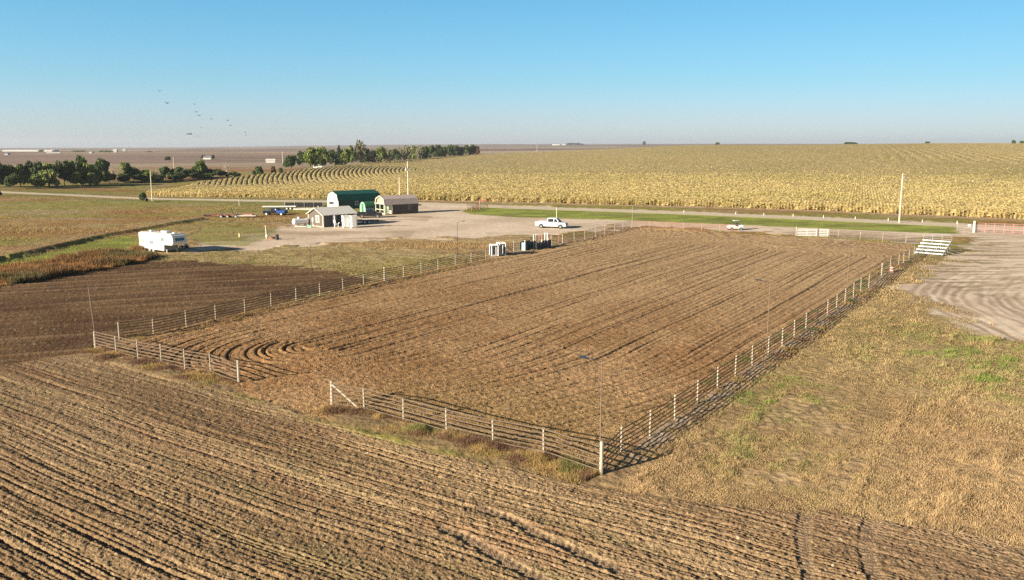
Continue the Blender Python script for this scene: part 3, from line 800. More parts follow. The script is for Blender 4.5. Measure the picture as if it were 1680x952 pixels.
pts = [(1019, 747), (1066, 717), (1107, 689), (1144, 663), (1177, 639), (1206, 619), (1234, 601), (1260, 584), (1283, 569), (1303, 555), (1322, 542), (1341, 529), (1357, 518), (1372, 508.5), (1386, 498), (1400, 488.5), (1412, 479), (1425, 473), (1446, 454), (1460, 443), (1474, 435.5), (1482, 432), (1491, 426), (1499, 420)]
fence('pipe_fence', 'long pipe fence on the right side of the arena facing the dry grass', [(986, 780)] + pts, [1.3] + [1.55] * 11 + [1.5] + [1.55] * 6 + [1.65] + [1.5] * 5, thick=(19,), black=(12,))

# white pipe gates in the far fence
def gate(p0, p1, label, h=1.35, m=WHITE, n=5, ps=None, name='pipe_gate', group=None, nv=2):
    a, b = G(*p0), G(*p1); t = thing(name, label, 'gate', a, 0, group); d = b - a
    MB().tube((0, 0, .18), (0, 0, h), .04, n=6).build('end_upright', m, t); MB().tube(tuple(d + Vector((0, 0, .18))), tuple(d + Vector((0, 0, h))), .04, n=6).build('end_upright', m, t)
    for k in range(n):
        z = .22 + (h - .22) * k / (n - 1); MB().tube((0, 0, z), tuple(d + Vector((0, 0, z))), .05, n=6).build('rail', m, t)
    for k in range(1, nv): 
        q = d * (k / nv); MB().tube(tuple(q + Vector((0, 0, .2))), tuple(q + Vector((0, 0, h))), .035, n=6).build('upright', m, t)
    return t
GR = 'white pipe gates in the far fence'
gate((1308, 388.5), (1339, 389), 'bright white pipe gate in the far fence, left one of two', group=GR)
gate((1342, 389), (1358, 389.4), 'narrow white pipe gate in the far fence, right one of two', group=GR, nv=1)
for px, py, h, lb in ((1306, 388.6, 1.8, 'pale wooden gate post at the left end of the white gates'), (1340.5, 389.2, 1.5, 'grey gate post between the two white gates')):
    g = G(px, py); tag(MB().tube((0, 0, -.1), (0, 0, h), .08, .075).build('gate_post', WOODM if px > 1330 else POSTM, None, loc=g), lb, 'post')

# ---------------------------------------------------------------- arena light poles
def light_pole(bx, by, top, ax, label, h=None, bright=False, m=None, r=.03):
    p_ = G(bx, by); h = h or TOP(p_, *top)
    t = thing('light_pole', label, 'light pole', p_, 0, 'thin solar light poles round the arena')
    MB().tube((0, 0, -.1), (0, 0, h), r, r * .85, 6).build('pole', m or POLEB, t)
    MB().tube((0, 0, h - .05), (ax * .55, 0, h + .12), .02, n=6).build('arm', DARK, t)
    hd = MB().box((ax * .85, 0, h + .16), (.5, .26, .06), M=Matrix.Rotation(-ax * .25, 3, 'Y')).build('lamp_head', DARK, t, bevel=.012)
    MB().box((ax * .85, 0, h + .2), (.42, .22, .012), M=Matrix.Rotation(-ax * .25, 3, 'Y')).build('solar_panel', BLKP, hd)
    return t
light_pole(984, 775, (988, 592), -1, 'thin solar light pole standing at the near corner post')
light_pole(1257, 586, (1259, 463), -1, 'thin solar light pole halfway along the right fence')
light_pole(1388, 497, (1395, 403), -1, 'thin solar light pole near the bleacher end of the right fence')
light_pole(512, 489.5, (510, 402), 1, 'thin solar light pole on the left fence beside the dark field', m=DARK)
light_pole(751, 435.5, (750, 365), 1, 'thin solar light pole on the left fence below the dirt yard', m=DARK)
light_pole(913, 371, (911, 341), 1, 'pale yellow light pole rising behind the white pickup', m=BRIGHTY, r=.07)
light_pole(1037, 374.5, (1036, 338), 1, 'small light pole at the far left corner of the arena', m=GALV)
p_ = G(159, 570); tp = thing('bare_pole', 'bare thin pole leaning at the far left front corner of the arena', 'pole', p_)
MB().tube((0, 0, -.1), (-.28, 0, 4.9), .04, .035, 6).build('shaft', POLEB, tp)
p2 = G(1339, 399); 

# ---------------------------------------------------------------- roping chute area
g0 = G(807, 421); g1 = G(827, 420)
def boxframe(px, py, w, h, dpt, label, rz):
    g = G(px, py); t = thing('roping_box', label, 'stall', g, rz, 'black and white roping boxes')
    for sx in (-w / 2, w / 2):
        for sy in (-dpt / 2, dpt / 2): MB().tube((sx, sy, -.05), (sx, sy, h), .075, n=8).build('post', WHITE, t)
    MB().path([(-w / 2, -dpt / 2, h), (w / 2, -dpt / 2, h), (w / 2, dpt / 2, h), (-w / 2, dpt / 2, h), (-w / 2, -dpt / 2, h)], .08, 8).build('top_frame', WHITE, t)
    MB().tube((-w / 2, -dpt / 2, .25), (w / 2, -dpt / 2, .25), .05).build('crossbar', WHITE, t)
    MB().bb(-w / 2 + .08, w / 2 - .08, dpt / 2 - .02, dpt / 2 + .02, .15, h - .1).build('back_panel', DARK, t)
    MB().bb(w / 2 - .02, w / 2 + .02, -dpt / 2 + .08, dpt / 2 - .08, .15, h - .1).build('side_panel', DARK, t)
az_f = math.atan2(AX[1], AX[0])
boxframe(810.5, 421, .95, 1.7, 1.3, 'white-framed roping box with black panels, left one of the pair', .25)
boxframe(822.5, 419.5, .9, 1.85, 1.7, 'taller white-framed roping box with black panels, right one of the pair', .25)
# rusty panel gate
g = G(829, 417.5); e = G(843, 415); d = e - g; t = thing('rusty_gate', 'rusty cattle panel with orange cross brace beside the roping boxes', 'gate', g)
f = MB(); 
for z in (.2, .5, .8, 1.1, 1.4): f.tube((0, 0, z), tuple(d + Vector((0, 0, z))), .03, n=6)
f.build('bars', RUSTP, t)
MB().tube((.1, -.03, .2), tuple(d * .9 + Vector((0, -.03, 1.35))), .05, n=6).build('brace', REDL, t)
MB().tube(tuple(d * .1 + Vector((0, -.07, 1.3))), tuple(d * .9 + Vector((0, -.07, .25))), .05, n=6).build('brace', REDL, t)
MB().tube(tuple(d + Vector((0, 0, -.1))), tuple(d + Vector((0, 0, 1.75))), .07, n=8).build('post', POSTM, t)
MB().tube((0, 0, -.1), (0, 0, 1.6), .06, n=8).build('post', DARK, t)
# white ground rail of the open gateway
g = G(843, 415.4); e = G(863, 411.6); d = e - g
tag(MB().tube((0, 0, .07), tuple(d + Vector((0, 0, .07))), .06, n=8).build('ground_beam', OFFW, None, loc=g), 'long white beam lying across the gateway between roping boxes and teal chute', 'beam')
# teal chute
g = G(861, 412); d = (G(878, 409) - g); L_ = d.length; rz = math.atan2(d.y, d.x)
t = thing('stripping_chute', 'dark teal roping chute with a pale blue end panel on the left fence', 'chute', g, rz)
MB().bb(.12, L_, -.04, .04, .12, 1.3).build('side_panel', TEALD, t)
MB().bb(.12, L_, .95, 1.03, .12, 1.3).build('side_panel', TEALD, t)
MB().bb(-.02, .09, -.15, .55, .1, 1.25).build('end_panel', PALEBLUE, t)
MB().tube((-.1, -.1, 0), (-.1, -.1, 1.7), .07, n=8).build('post', OFFW, t)
f = MB()
for z in (1.45, 1.65, 1.85): f.tube((0, .5, z), (L_, .5, z), .03, n=6)
f.build('top_rails', DARK, t)
# cluster of posts and release chutes
posts = [(875.5, 409.5, 385, .085, OFFW), (879.5, 409, 384.5, .08, OFFW), (884.5, 408, 385.5, .06, REDL), (889, 407, 384.5, .09, REDL), (894, 407, 382, .09, WHITE), (898, 406, 382, .09, WHITE), (904, 403, 386.5, .07, REDL), (916.5, 399, 378, .06, REDL)]
t = thing('bucking_chute', 'dark chute pen with a row of tall white and red posts near the pickup', 'chute', G(884, 408.5), 0)
b0 = G(884, 408.5)
for px, by, ty, r_, m in posts:
    q = G(px, by); h = TOP(q, px, ty); q = q - b0
    MB().tube((q.x, q.y, -.1), (q.x, q.y, h), r_, n=8).build('post', m, t)
q0 = G(880, 411) - b0; q1 = G(904, 404.5) - b0; dd = q1 - q0
f = MB()
for k in range(14):
    s_ = k / 14; f.box(tuple(q0 + dd * (s_ + .036) + Vector((0, 0, .62))), (dd.length / 14 * .93, .04, 1.0 if k % 3 else 1.15), math.atan2(dd.y, dd.x))
f.build('side_panel', DARK, t)
f = MB(); off = Vector((-1.0, .9, 0))
for z in (.5, .9, 1.3, 1.6): f.tube(tuple(q0 + off + Vector((0, 0, z))), tuple(q1 + off + Vector((0, 0, z))), .03, n=6)
f.build('back_rails', RUSTP, t)
for k in (0.28, .5, .72):
    q = q0 + dd * k; MB().tube(tuple(q + Vector((-.35, -.05, .1))), tuple(q + Vector((.25, -.05, 1.5))), .06, n=6).build('brace', WHITE, t)
g = G(906, 405); e = G(942, 397.2); d = e - g
tag(MB().tube((0, 0, .07), tuple(d + Vector((0, 0, .07))), .06, n=8).build('ground_beam', OFFW, None, loc=g), 'white beam on the ground along the rusty fence right of the chute', 'beam')

# ---------------------------------------------------------------- bleachers
g = G(1499, 418.5); e = G(1546, 422.2); wv = Vector((e.x - g.x, e.y - g.y, 0)); rz = math.atan2(wv.y, wv.x); Lb = wv.length
t = thing('bleachers', 'five-row aluminium bleachers at the far right corner of the arena', 'bleachers', g, rz)
nrow = 5; dp = .95; rise = .38
for k in range(nrow):
    y0 = k * dp; z0 = .42 + k * rise
    MB().bb(0, Lb, y0, y0 + .42, z0 - .08, z0 + .05).build('seat', ALU, t)
    MB().bb(0, Lb, y0 + .5, y0 + .85, z0 - .22, z0 - .18).build('footboard', ALU, t) if k < nrow - 1 else None
for x_ in (.12, Lb * .35, Lb * .65, Lb - .12):
    f = MB()
    f.tube((x_, 0, .03), (x_, nrow * dp - .5, .03), .035, n=6)
    f.tube((x_, .15, .3), (x_, nrow * dp - .9, .3 + (nrow - 1) * rise), .035, n=6)
    for k in range(nrow): f.tube((x_, k * dp + .15, 0), (x_, k * dp + .15, .42 + k * rise), .03, n=6)
    f.build('frame', GALV, t)
yb = (nrow - 1) * dp + .5
f = MB()
for z in (2.2, 2.5, 2.8): f.tube((0, yb, z), (Lb, yb, z), .02, n=6)
for x_ in (0, Lb * .33, Lb * .66, Lb): f.tube((x_, yb, 0), (x_, yb, 2.8), .025, n=6)
f.build('guard_rail', GALV, t)

# striped barricade near fence
g = G(1463, 447); t = thing('traffic_barrel', 'orange and white striped barrel behind the right fence near the bleachers', 'barrel', g)
for k in range(5): MB().tube((0, 0, .02 + .17 * k), (0, 0, .17 + .17 * k), .24 - .015 * k, .29 - .015 * k, 14).build('band', ORANGE if k % 2 == 0 else WHITE, t, smooth=False)

# ---------------------------------------------------------------- vehicles
def wheel(t, x, y, r, w, hub=WHITE):
    sg = 1 if y > 0 else -1
    a = MB().tube((x, y - w / 2, r), (x, y + w / 2, r), r, n=20).build('tyre', BLACK, t, bevel=.02)
    MB().tube((x, y + sg * (w / 2 - .03), r), (x, y + sg * (w / 2 + .015), r), r * .62, r * .55, 16).build('rim', hub, a)
def pickup(label, px, py, rz, body, sc_=1.0, hub=CHROME, name='pickup_truck', L=5.9, W=2.0, Ht=1.95):
    t = thing(name, label, 'pickup truck', G(px, py), rz)
    # local x forward. cab + hood profile
    h = Ht; hw = W / 2
    low = [(-L / 2, .55), (-L / 2 + .05, .45), (L / 2 - .15, .42), (L / 2, .55), (L / 2, .95), (L / 2 - .12, 1.12), (L / 2 - 1.25, 1.22), (-.62 * 1, 1.22), (-.62, .75), (-L / 2, .75)]
    b = MB().prism(low, -hw, hw).build('body', body, t, bevel=.04)
    cab = [(L / 2 - 1.15, 1.2), (L / 2 - 1.95, h - .03), (L / 2 - 2.2, h), (-.50, h), (-.62, h - .06), (-.68, 1.2)]
    cb = MB().prism(cab, -hw + .03, hw - .03, lambda x, z: .17 * max(0, (z - 1.2)) / (h - 1.2)).build('cab', body, t, bevel=.03)
    # glass: slightly proud
    ws = [(L / 2 - 1.22, 1.27), (L / 2 - 1.93, h - .11)]
    def quadp(name, pts_, m, par, th=.012):
        a_ = [Vector(q) for q in pts_]; nrm = (a_[1] - a_[0]).cross(a_[2] - a_[1]).normalized() * th
        MB().add([q + nrm for q in a_] + [q - nrm for q in a_], [(0, 1, 2, 3), (7, 6, 5, 4), (0, 4, 5, 1), (1, 5, 6, 2), (2, 6, 7, 3), (3, 7, 4, 0)]).build(name, m, par)
    quadp('windscreen', [(ws[0][0] + .02, -hw + .16, ws[0][1]), (ws[0][0] + .02, hw - .16, ws[0][1]), (ws[1][0] + .02, hw - .24, ws[1][1]), (ws[1][0] + .02, -hw + .24, ws[1][1])], GLASS, cb)
    for sg in (-1, 1):
        yb_, yt_ = sg * (hw - .035), sg * (hw - .165)
        for (xa, xb, xc, xd) in ((L / 2 - 1.45, L / 2 - 2.3, L / 2 - 2.3, L / 2 - 1.98), (L / 2 - 2.42, -.5, -.48, L / 2 - 2.42)):
            quadp('side_window', [(xa, yb_, 1.28), (xb, yb_, 1.28), (xc, yt_, h - .13), (xd, yt_, h - .13)], GLASS, cb)
        MB().box((L / 2 - 1.5, sg * (hw + .14), 1.33), (.12, .26, .24)).build('mirror', body, t, bevel=.02)
        MB().box((L / 2 - .03, sg * (hw - .28), .93), (.1, .42, .24)).build('headlight', CHROME, t, bevel=.02)
        MB().box((-L / 2 - .0, sg * (hw - .1), .98), (.06, .16, .36)).build('tail_light', REDP, t)
        # bed wall
        MB().bb(-L / 2, -.70, sg * (hw - .06) - .06, sg * (hw - .06) + .06, .74, 1.26).build('bed_side', body, t, bevel=.02)
        # arches
        for xw in (-L / 2 + 1.2, L / 2 - 1.0):
            ar = MB(); n = 12
            pr = [(xw + .52 * math.cos(math.pi * i / n), .40 + .52 * math.sin(math.pi * i / n)) for i in range(n + 1)]
            ar.prism(pr + [(xw - .52, .3), (xw + .52, .3)], sg * hw - .012, sg * hw + .012).build('wheel_arch', DARK, t)
            wheel(t, xw, sg * (hw - .10), .40, .27, hub)
    MB().bb(-L / 2, -L / 2 + .08, -hw + .12, hw - .12, .74, 1.24).build('tailgate', body, t, bevel=.02)
    MB().bb(-L / 2 + .1, -.72, -hw + .14, hw - .14, .755, .78).build('bed_floor', DARK, t)
    MB().bb(L / 2 - .02, L / 2 + .03, -.5, .5, .72, 1.06).build('grille', DARK, t, bevel=.01)
    MB().bb(L / 2 - .05, L / 2 + .14, -hw + .05, hw - .05, .42, .66).build('front_bumper', CHROME if body == WHITE else DARK, t, bevel=.04)
    MB().bb(-L / 2 - .14, -L / 2 + .02, -hw + .1, hw - .1, .45, .66).build('rear_bumper', CHROME, t, bevel=.03)
    return t
pickup('white crew cab pickup parked in the dirt yard behind the arena fence', 905, 374.5, -.33, WHITE, L=6.1, Ht=2.02)

# ---------------------------------------------------------------- fifth-wheel camper
g = G(267, 414.5); t = thing('camper_trailer', 'white fifth-wheel camper parked on the left grass by the brown weeds', 'camper', g, R(-33))
hwid = 1.2
prof = [(-3.9, .62), (2.05, .50), (2.1, 1.38), (4.0, 1.42), (4.35, 1.75), (4.2, 2.75), (3.7, 3.0), (-3.8, 3.0), (-3.95, 2.85)]
MB().prism(prof, -hwid, hwid).build('body', WHITEF, t, bevel=.07)
BLUEW = pmat('pale_front_cap', (.62, .66, .72), .35, 0, .03)
MB().bb(-3.7, 3.7, -1.0, 1.0, 3.0, 3.05).build('roof', OFFW, t, bevel=.02)
def ypan(name, x0, x1, z0, z1, y, m, par, fr=None):
    if fr: f_ = MB().bb(x0 - .05, x1 + .05, y - .012, y + .012, z0 - .05, z1 + .05).build('window_frame', fr, par); par = f_; 
    s_ = -1 if y < 0 else 1
    return MB().bb(x0, x1, y + s_ * .012 - .01, y + s_ * .012 + .01, z0, z1).build(name, m, par)
GREYG = pmat('grey_window', (.22, .25, .27), .2, 0, .1)
TANG = pmat('tan_curtained_window', (.50, .33, .26), .4, 0, .1)
ypan('window', -3.35, -2.55, 1.45, 2.05, -hwid - .01, TANG, t, WHITE)
ypan('window', -3.35, -2.6, 2.42, 2.68, -hwid - .01, TANG, t, WHITE)
ypan('window', -1.35, -.35, 1.35, 1.9, -hwid - .01, GREYG, t, WHITE)
ypan('window', 1.4, 2.3, 1.95, 2.45, -hwid - .01, GREYG, t, WHITE)
ypan('door', .35, 1.0, .62, 2.45, -hwid - .01, WHITE, t)
ypan('door_window', .5, .72, 1.6, 2.15, -hwid - .03, DARK, t)
ypan('stripe', -3.85, 2.0, .95, 1.02, -hwid - .005, PALEBLUE, t)
MB().box((4.315, 0, 2.25), (.03, 1.5, .42), M=Matrix.Rotation(-.15, 3, 'Y')).build('front_window', GLASS, t)
MB().bb(2.12, 2.17, -1.1, 1.1, .5, 1.36).build('front_wall', GREYP, t)
for x_ in (-.9, .05):
    for sy in (-1.05, 1.05): wheel(t, x_ - .6, sy, .36, .22)
for x_, z_, a_ in ((-2.6, 3.17, (.45, .45, .22)), (.2, 3.19, (.35, .4, .26)), (1.1, 3.2, (.9, .7, .28)), (3.0, 3.12, (.5, .5, .14)), (-.5, 3.3, (.08, .08, .5))):
    MB().box((x_, .1, z_), a_).build('roof_vent', WHITE if a_[0] > .1 else DARK, t, bevel=.03)
for sy in (-.85, .85): MB().tube((2.3, sy, 0), (2.3, sy, .75), .06, n=8).build('landing_leg', WHITE, t)
MB().bb(-3.8, 2.0, -.9, .9, .42, .5).build('chassis', DARK, t)
MB().tube((3.4, 0, .75), (3.4, 0, 1.42), .07, n=8).build('hitch_pin', DARK, t)
g = G(303, 408.5)
t = thing('utility_cart', 'small dark wheeled dolly below the nose of the white camper', 'dolly', g, R(-24))
MB().bb(-.7, .6, -.5, .5, .35, .45).build('deck', DARK, t); MB().tube((.6, 0, .4), (1.3, 0, .55), .04, n=6).build('drawbar', GALV, t)
MB().ball((.35, 0, .72), .24).build('gas_bottle', WHITE, t, smooth=True)
for sy in (-.55, .55): wheel(t, -.1, sy, .3, .15)

# ---------------------------------------------------------------- sheds
WALLG = metal_sheet('taupe_siding', (.13, .11, .09), .2, 2)
WALLK = metal_sheet('dark_siding', (.05, .055, .06), .2, 0)
WALLGR = metal_sheet('dark_green_siding', (.035, .075, .07), .25, 0)
WALLBR = metal_sheet('dark_brown_siding', (.075, .06, .055), .25, 0)
ROOFP = metal_sheet('pale_metal_roof', (.80, .76, .68), .3, 0)
ROOFG = metal_sheet('green_metal_roof', (.018, .10, .075), .3, 0, .4)
ROOFB = metal_sheet('mauve_metal_roof', (.50, .40, .36), .3, 0)
CREAM = pmat('cream_paint', (.66, .60, .46), .6, 0, .06)
PLYM = pmat('bare_plywood', (.42, .30, .22), .8, 0, .15)
PGREEN = pmat('pale_green_panel', (.27, .46, .33), .5, 0, .06)
MGREEN = pmat('mid_green_sheet', (.05, .17, .095), .45, 0, .1)
def shed_root(label, px, py, b, name, cat='shed'):
    """origin at the near corner; local +x = along the ridge, local +y = across, to the left"""
    return thing(name, label, cat, G(px, py), b)
# 1 grey shed : near corner (531,373)
B1 = R(43); L1, W1 = 7.4, 5.6; hE, hR = 2.55, 3.75
t = shed_root('taupe gable shed with pale roof and cream corner trim', 531, 373.5, B1, 'gable_shed')
MB().prismx([(0, 0), (W1, 0), (W1, hE), (W1 / 2, hR - .12), (0, hE)], 0, L1).build('wall', WALLG, t)
MB().bb(0.1, L1 - .1, -.02, -.002, .1, hE - .12).build('side_cladding', WALLK, t)
ov = .35
rf = MB()
for s_ in (0, 1):
    y0, y1 = (-ov, W1 / 2) if s_ == 0 else (W1 + ov, W1 / 2)
    sl_ = (hR - hE) / (W1 / 2); z0 = hE - ov * sl_ + .03; 
    rf.add([(-ov, y0, z0), (L1 + ov, y0, z0), (L1 + ov, y1, hR + .03), (-ov, y1, hR + .03), (-ov, y0, z0 - .09), (L1 + ov, y0, z0 - .09), (L1 + ov, y1, hR - .06), (-ov, y1, hR - .06)], [(0, 1, 2, 3), (7, 6, 5, 4), (0, 4, 5, 1), (1, 5, 6, 2), (2, 6, 7, 3), (3, 7, 4, 0)])
rf.build('roof', ROOFP, t)
f = MB()
for (ya, za, yb_, zb) in ((-ov, hE - .2, W1 / 2, hR - .03), (W1 + ov, hE - .2, W1 / 2, hR - .03)): f.tube((-ov - .02, ya, za), (-ov - .02, yb_, zb), .11, n=4)
f.build('verge_trim', CREAM, t)
for y_ in (0, W1): MB().box((-.01, y_, hE / 2), (.22, .22, hE)).build('corner_trim', CREAM, t)
MB().bb(-.035, -.0, 0.1, W1 - .1, .0, .16).build('base_trim', CREAM, t)
def xwin(t, y0, y1, z0, z1, m=CREAM, gm=GREYG, x=-.03):
    f_ = MB().bb(x - .03, x + .03, y0, y1, z0, z1).build('window_frame', m, t); MB().bb(x - .045, x - .03, y0 + .18, y1 - .18, z0 + .18, z1 - .18).build('pane', gm, f_)
xwin(t, 1.45, 2.85, .85, 2.25)
MB().bb(-.14, -.02, 3.7, 4.15, .95, 1.7).build('meter_box', WHITE, t, bevel=.02)
MB().path([(-.1, 3.9, .95), (-.18, 3.7, .4), (-.2, 3.0, .08)], .06).build('conduit', OFFW, t)
def ywin(t, x0, x1, z0, z1, y=-.035, m=WHITE, gm=GLASS, k=.12):
    f_ = MB().bb(x0, x1, y - .03, y + .02, z0, z1).build('window_frame', m, t); MB().bb(x0 + k, x1 - k, y - .045, y - .03, z0 + k, z1 - k).build('pane', gm, f_)
ywin(t, 2.1, 2.8, 1.25, 2.15); ywin(t, 4.2, 5.2, 1.5, 2.15)
MB().bb(5.7, 6.6, -.06, -.02, .1, 2.1).build('door', GREYP, t)
for x_ in (1.0, 3.2, 5.0): MB().tube((x_, W1 * .62, hR - .5), (x_, W1 * .62, hR + .25), .08, n=8).build('roof_vent', OFFW, t)
# white meter post in front of the dark wall
g = G(549, 374.5); t = thing('meter_post', 'white post with meter boxes in front of the taupe shed', 'post', g)
MB().box((0, 0, 1.25), (.14, .14, 2.5)).build('post', WHITE, t); MB().box((.02, -.12, 1.3), (.42, .16, .65)).build('meter_box', WHITE, t, bevel=.02); MB().box((.3, -.1, .8), (.2, .14, .6)).build('switch_box', GALV, t, bevel=.02)
g = G(555, 373.5); tag(MB().path([(0, 0, 0), (0, 0, .7), (.15, 0, .95), (.3, 0, .9)], .06, 8).build('water_hydrant', WHITE, None, loc=g), 'small white hydrant pipe between the meter post and the portable toilets', 'hydrant')
g = G(508, 374); tag(MB().box((0, 0, .28), (.9, .5, .56)).build('storage_bin', PGREEN, None, bevel=.05, loc=g), 'pale green bin on the ground at the left corner of the taupe shed', 'bin')
g = G(499, 373); 
t = thing('skid_plate', 'low white concrete slab at the left foot of the taupe shed', 'slab', G(493, 372.5), .1)
MB().box((0, 0, .09), (2.2, .5, .18)).build('slab', OFFW, t, bevel=.02)
# propane tank
g = G(486, 371.5); t = thing('propane_tank', 'white round-ended propane tank left of the taupe shed', 'gas tank', g, R(38))
MB().tube((-.4, 0, .95), (2.3, 0, .95), .62, n=18, cap=False).build('shell', WHITE, t, smooth=True)
MB().ball((-.4, 0, .95), .62, (.6, 1, 1), 18).build('end_cap', WHITE, t, smooth=True); MB().ball((2.3, 0, .95), .62, (.6, 1, 1), 18).build('end_cap', WHITE, t, smooth=True)
MB().tube((.6, 0, 1.5), (.6, 0, 1.85), .26, n=14).build('dome', WHITE, t)
for x_ in (.1, 1.9): MB().box((x_, 0, .22), (.18, 1.0, .44)).build('leg', GALV, t)

# portable toilets
def toilet(px, py, rz, label):
    t = thing('portable_toilet', label, 'portable toilet', G(px, py), rz, 'white portable toilets')
    MB().box((0, 0, .06), (1.2, 1.2, .12)).build('base', GREYP, t, bevel=.02)
    MB().box((0, 0, 1.2), (1.16, 1.16, 2.15)).build('cabin', WHITE, t, bevel=.03)
    MB().bb(-.40, .40, -.61, -.575, .2, 2.1).build('door', WHITEF, t, bevel=.01)
    MB().prismx([(-.62, 2.28), (.62, 2.28), (.5, 2.42), (0, 2.5), (-.5, 2.42)], -.62, .62).build('roof', OFFW, t)
    MB().tube((.35, .35, 2.4), (.35, .35, 2.75), .05, n=8).build('vent_pipe', GREYP, t)
    for k in (-.2, .2): MB().bb(-.585 - .01, -.57, k - .15, k + .15, 1.85, 2.05).build('vent_louvre', GREYP, t)
toilet(567, 374, .5, 'white portable toilet, left one, close beside the meter post')
toilet(580, 374.2, .5, 'white portable toilet, right one with shaded bluish side, beside the flatbed trailer')

def gambrel(W, he, hk, hr): return [(0, 0), (W, 0), (W, he), (W * .91, hk), (W * .5, hr), (W * .09, hk), (0, he)]
def arch_roof(t, prof, L, m, ov=.25, th=.07, name='roof'):
    pr = prof[2:]; ys = [q[0] for q in pr]; cy = sum(ys) / len(ys)
    out = []; 
    for y, z in pr: out.append((y + (.1 if y > cy + .1 else -.1 if y < cy - .1 else 0), z + .05))
    inn = [(y * 1 + (-.02 if y > cy + .1 else .02 if y < cy - .1 else 0), z - .02) for y, z in pr]
    n = len(out); vs = [(-ov, *q) for q in out] + [(L + ov, *q) for q in out] + [(-ov, *q) for q in inn] + [(L + ov, *q) for q in inn]; fs = []
    for i in range(n - 1): fs += [(i, i + 1, n + i + 1, n + i), (2 * n + i, 3 * n + i, 3 * n + i + 1, 2 * n + i + 1), (i, 2 * n + i, 2 * n + i + 1, i + 1), (n + i, n + i + 1, 3 * n + i + 1, 3 * n + i)]
    fs += [(0, n, 3 * n, 2 * n), (n - 1, 3 * n - 1, 4 * n - 1, 2 * n - 1)]
    return MB().add(vs, fs).build(name, m, t)
# 2 green shed
t = shed_root('long dark green barn-roofed shed with cream gable end behind the taupe shed', 556, 344.5, R(40), 'barn_shed')
W2, L2 = 5.9, 11.9; pr = gambrel(W2, 2.2, 3.75, 4.55)
MB().prismx(pr, 0, L2).build('wall', WALLGR, t); MB().prismx([(y * .97 + .09, z * .985) for y, z in pr], -.06, -.005).build('gable_front', CREAM, t)
arch_roof(t, pr, L2, ROOFG)
MB().bb(-.1, -.06, 1.0, 2.0, .1, 2.2).build('door', CREAM, t); MB().bb(-.1, -.06, 2.4, 4.8, 1.2, 1.9).build('window', DARK, t)
ywin(t, 4.6, 5.5, .95, 2.0)
# 3 brown shed with porch
t = shed_root('dark brown barn-roofed shed with open cream-framed porch end', 632, 353, R(36), 'barn_shed')
W3, L3 = 4.6, 8.8; pr = gambrel(W3, 2.3, 3.6, 4.3); po = 2.0
MB().prismx(pr, po, L3).build('wall', WALLBR, t)
arch_roof(t, pr, L3, ROOFB, .12)
MB().prismx([(y * .96 + .09, z * .98) for y, z in pr], po - .05, po - .005).build('porch_wall', CREAM, t)
MB().bb(0, po, 0, W3, -.0, .2).build('porch_floor', WOODM, t)
f = MB()
for (a_, b_) in zip(pr[2:-1], pr[3:]): f.tube((-.14, a_[0], a_[1]), (-.14, b_[0], b_[1]), .15, n=4)
f.build('gable_trim', CREAM, t)
MB().prismx([(W3 * .12, 2.55), (W3 * .88, 2.55), (W3 * .8, 3.45), (W3 * .5, 4.05), (W3 * .2, 3.45)], -.02, .03).build('gable_infill', PLYM, t)
for y_ in (.1, W3 * .5, W3 - .1): MB().box((-.05, y_, 1.25), (.17, .17, 2.5)).build('porch_post', CREAM, t)
f = MB()
for z_ in (.25, 1.15, 2.5): f.bb(-.1, -.0, .1, W3 - .1, z_ - .07, z_ + .07)
f.bb(0.0, po, -.02, .08, 1.08, 1.2); f.build('porch_rail', CREAM, t)
MB().bb(po - .1, po - .06, W3 * .55, W3 * .9, .2, 2.2).build('door', MGREEN, t)
MB().bb(po - .1, po - .06, W3 * .12, W3 * .42, .9, 1.9).build('window', DARK, t)
ywin(t, 6.0, 6.8, 1.1, 2.1, m=GREYP)
for x_ in (.2, 1.0, 1.75): MB().box((x_, .02, 1.3), (.14, .14, 2.3)).build('porch_post', CREAM, t)
# white stacked tubs by porch
gq = G(641.5, 350.5); t = thing('storage_tote', 'white caged water tote against the dark wall of the brown shed', 'water tank', gq, R(36))
MB().box((0, 0, .75), (1.1, .95, 1.2)).build('tank', WHITE, t, bevel=.08); MB().box((0, 0, .07), (1.15, 1.0, .14)).build('pallet', WOODM, t)
f = MB()
for z_ in (.3, .7, 1.1, 1.38):
    f.path([(-.57, -.5, z_), (.57, -.5, z_), (.57, .5, z_), (-.57, .5, z_), (-.57, -.5, z_)], .02, 4)
f.build('cage', GALV, t)
# 4 small green arch shed
t = shed_root('small green arched shelter with pale green end between the barn sheds', 600, 349.5, R(38), 'arched_shelter')
W4, L4 = 2.7, 5.0; n = 10
pr = [(0, 0), (W4, 0)] + [(W4 / 2 + W4 / 2 * math.cos(math.pi * i / n), 1.2 + 1.35 * math.sin(math.pi * i / n)) for i in range(n + 1)]
MB().prismx(pr, 0, L4).build('shell', MGREEN, t)
MB().prismx([(W4 / 2 + (y - W4 / 2) * 1.03, z * 1.02) for y, z in pr], -.06, -.003).build('end_wall', PGREEN, t)
MB().bb(-.1, -.06, .9, 1.85, .1, 2.1).build('door', MGREEN, t)
arch_roof(t, pr, L4, MGREEN, .1)
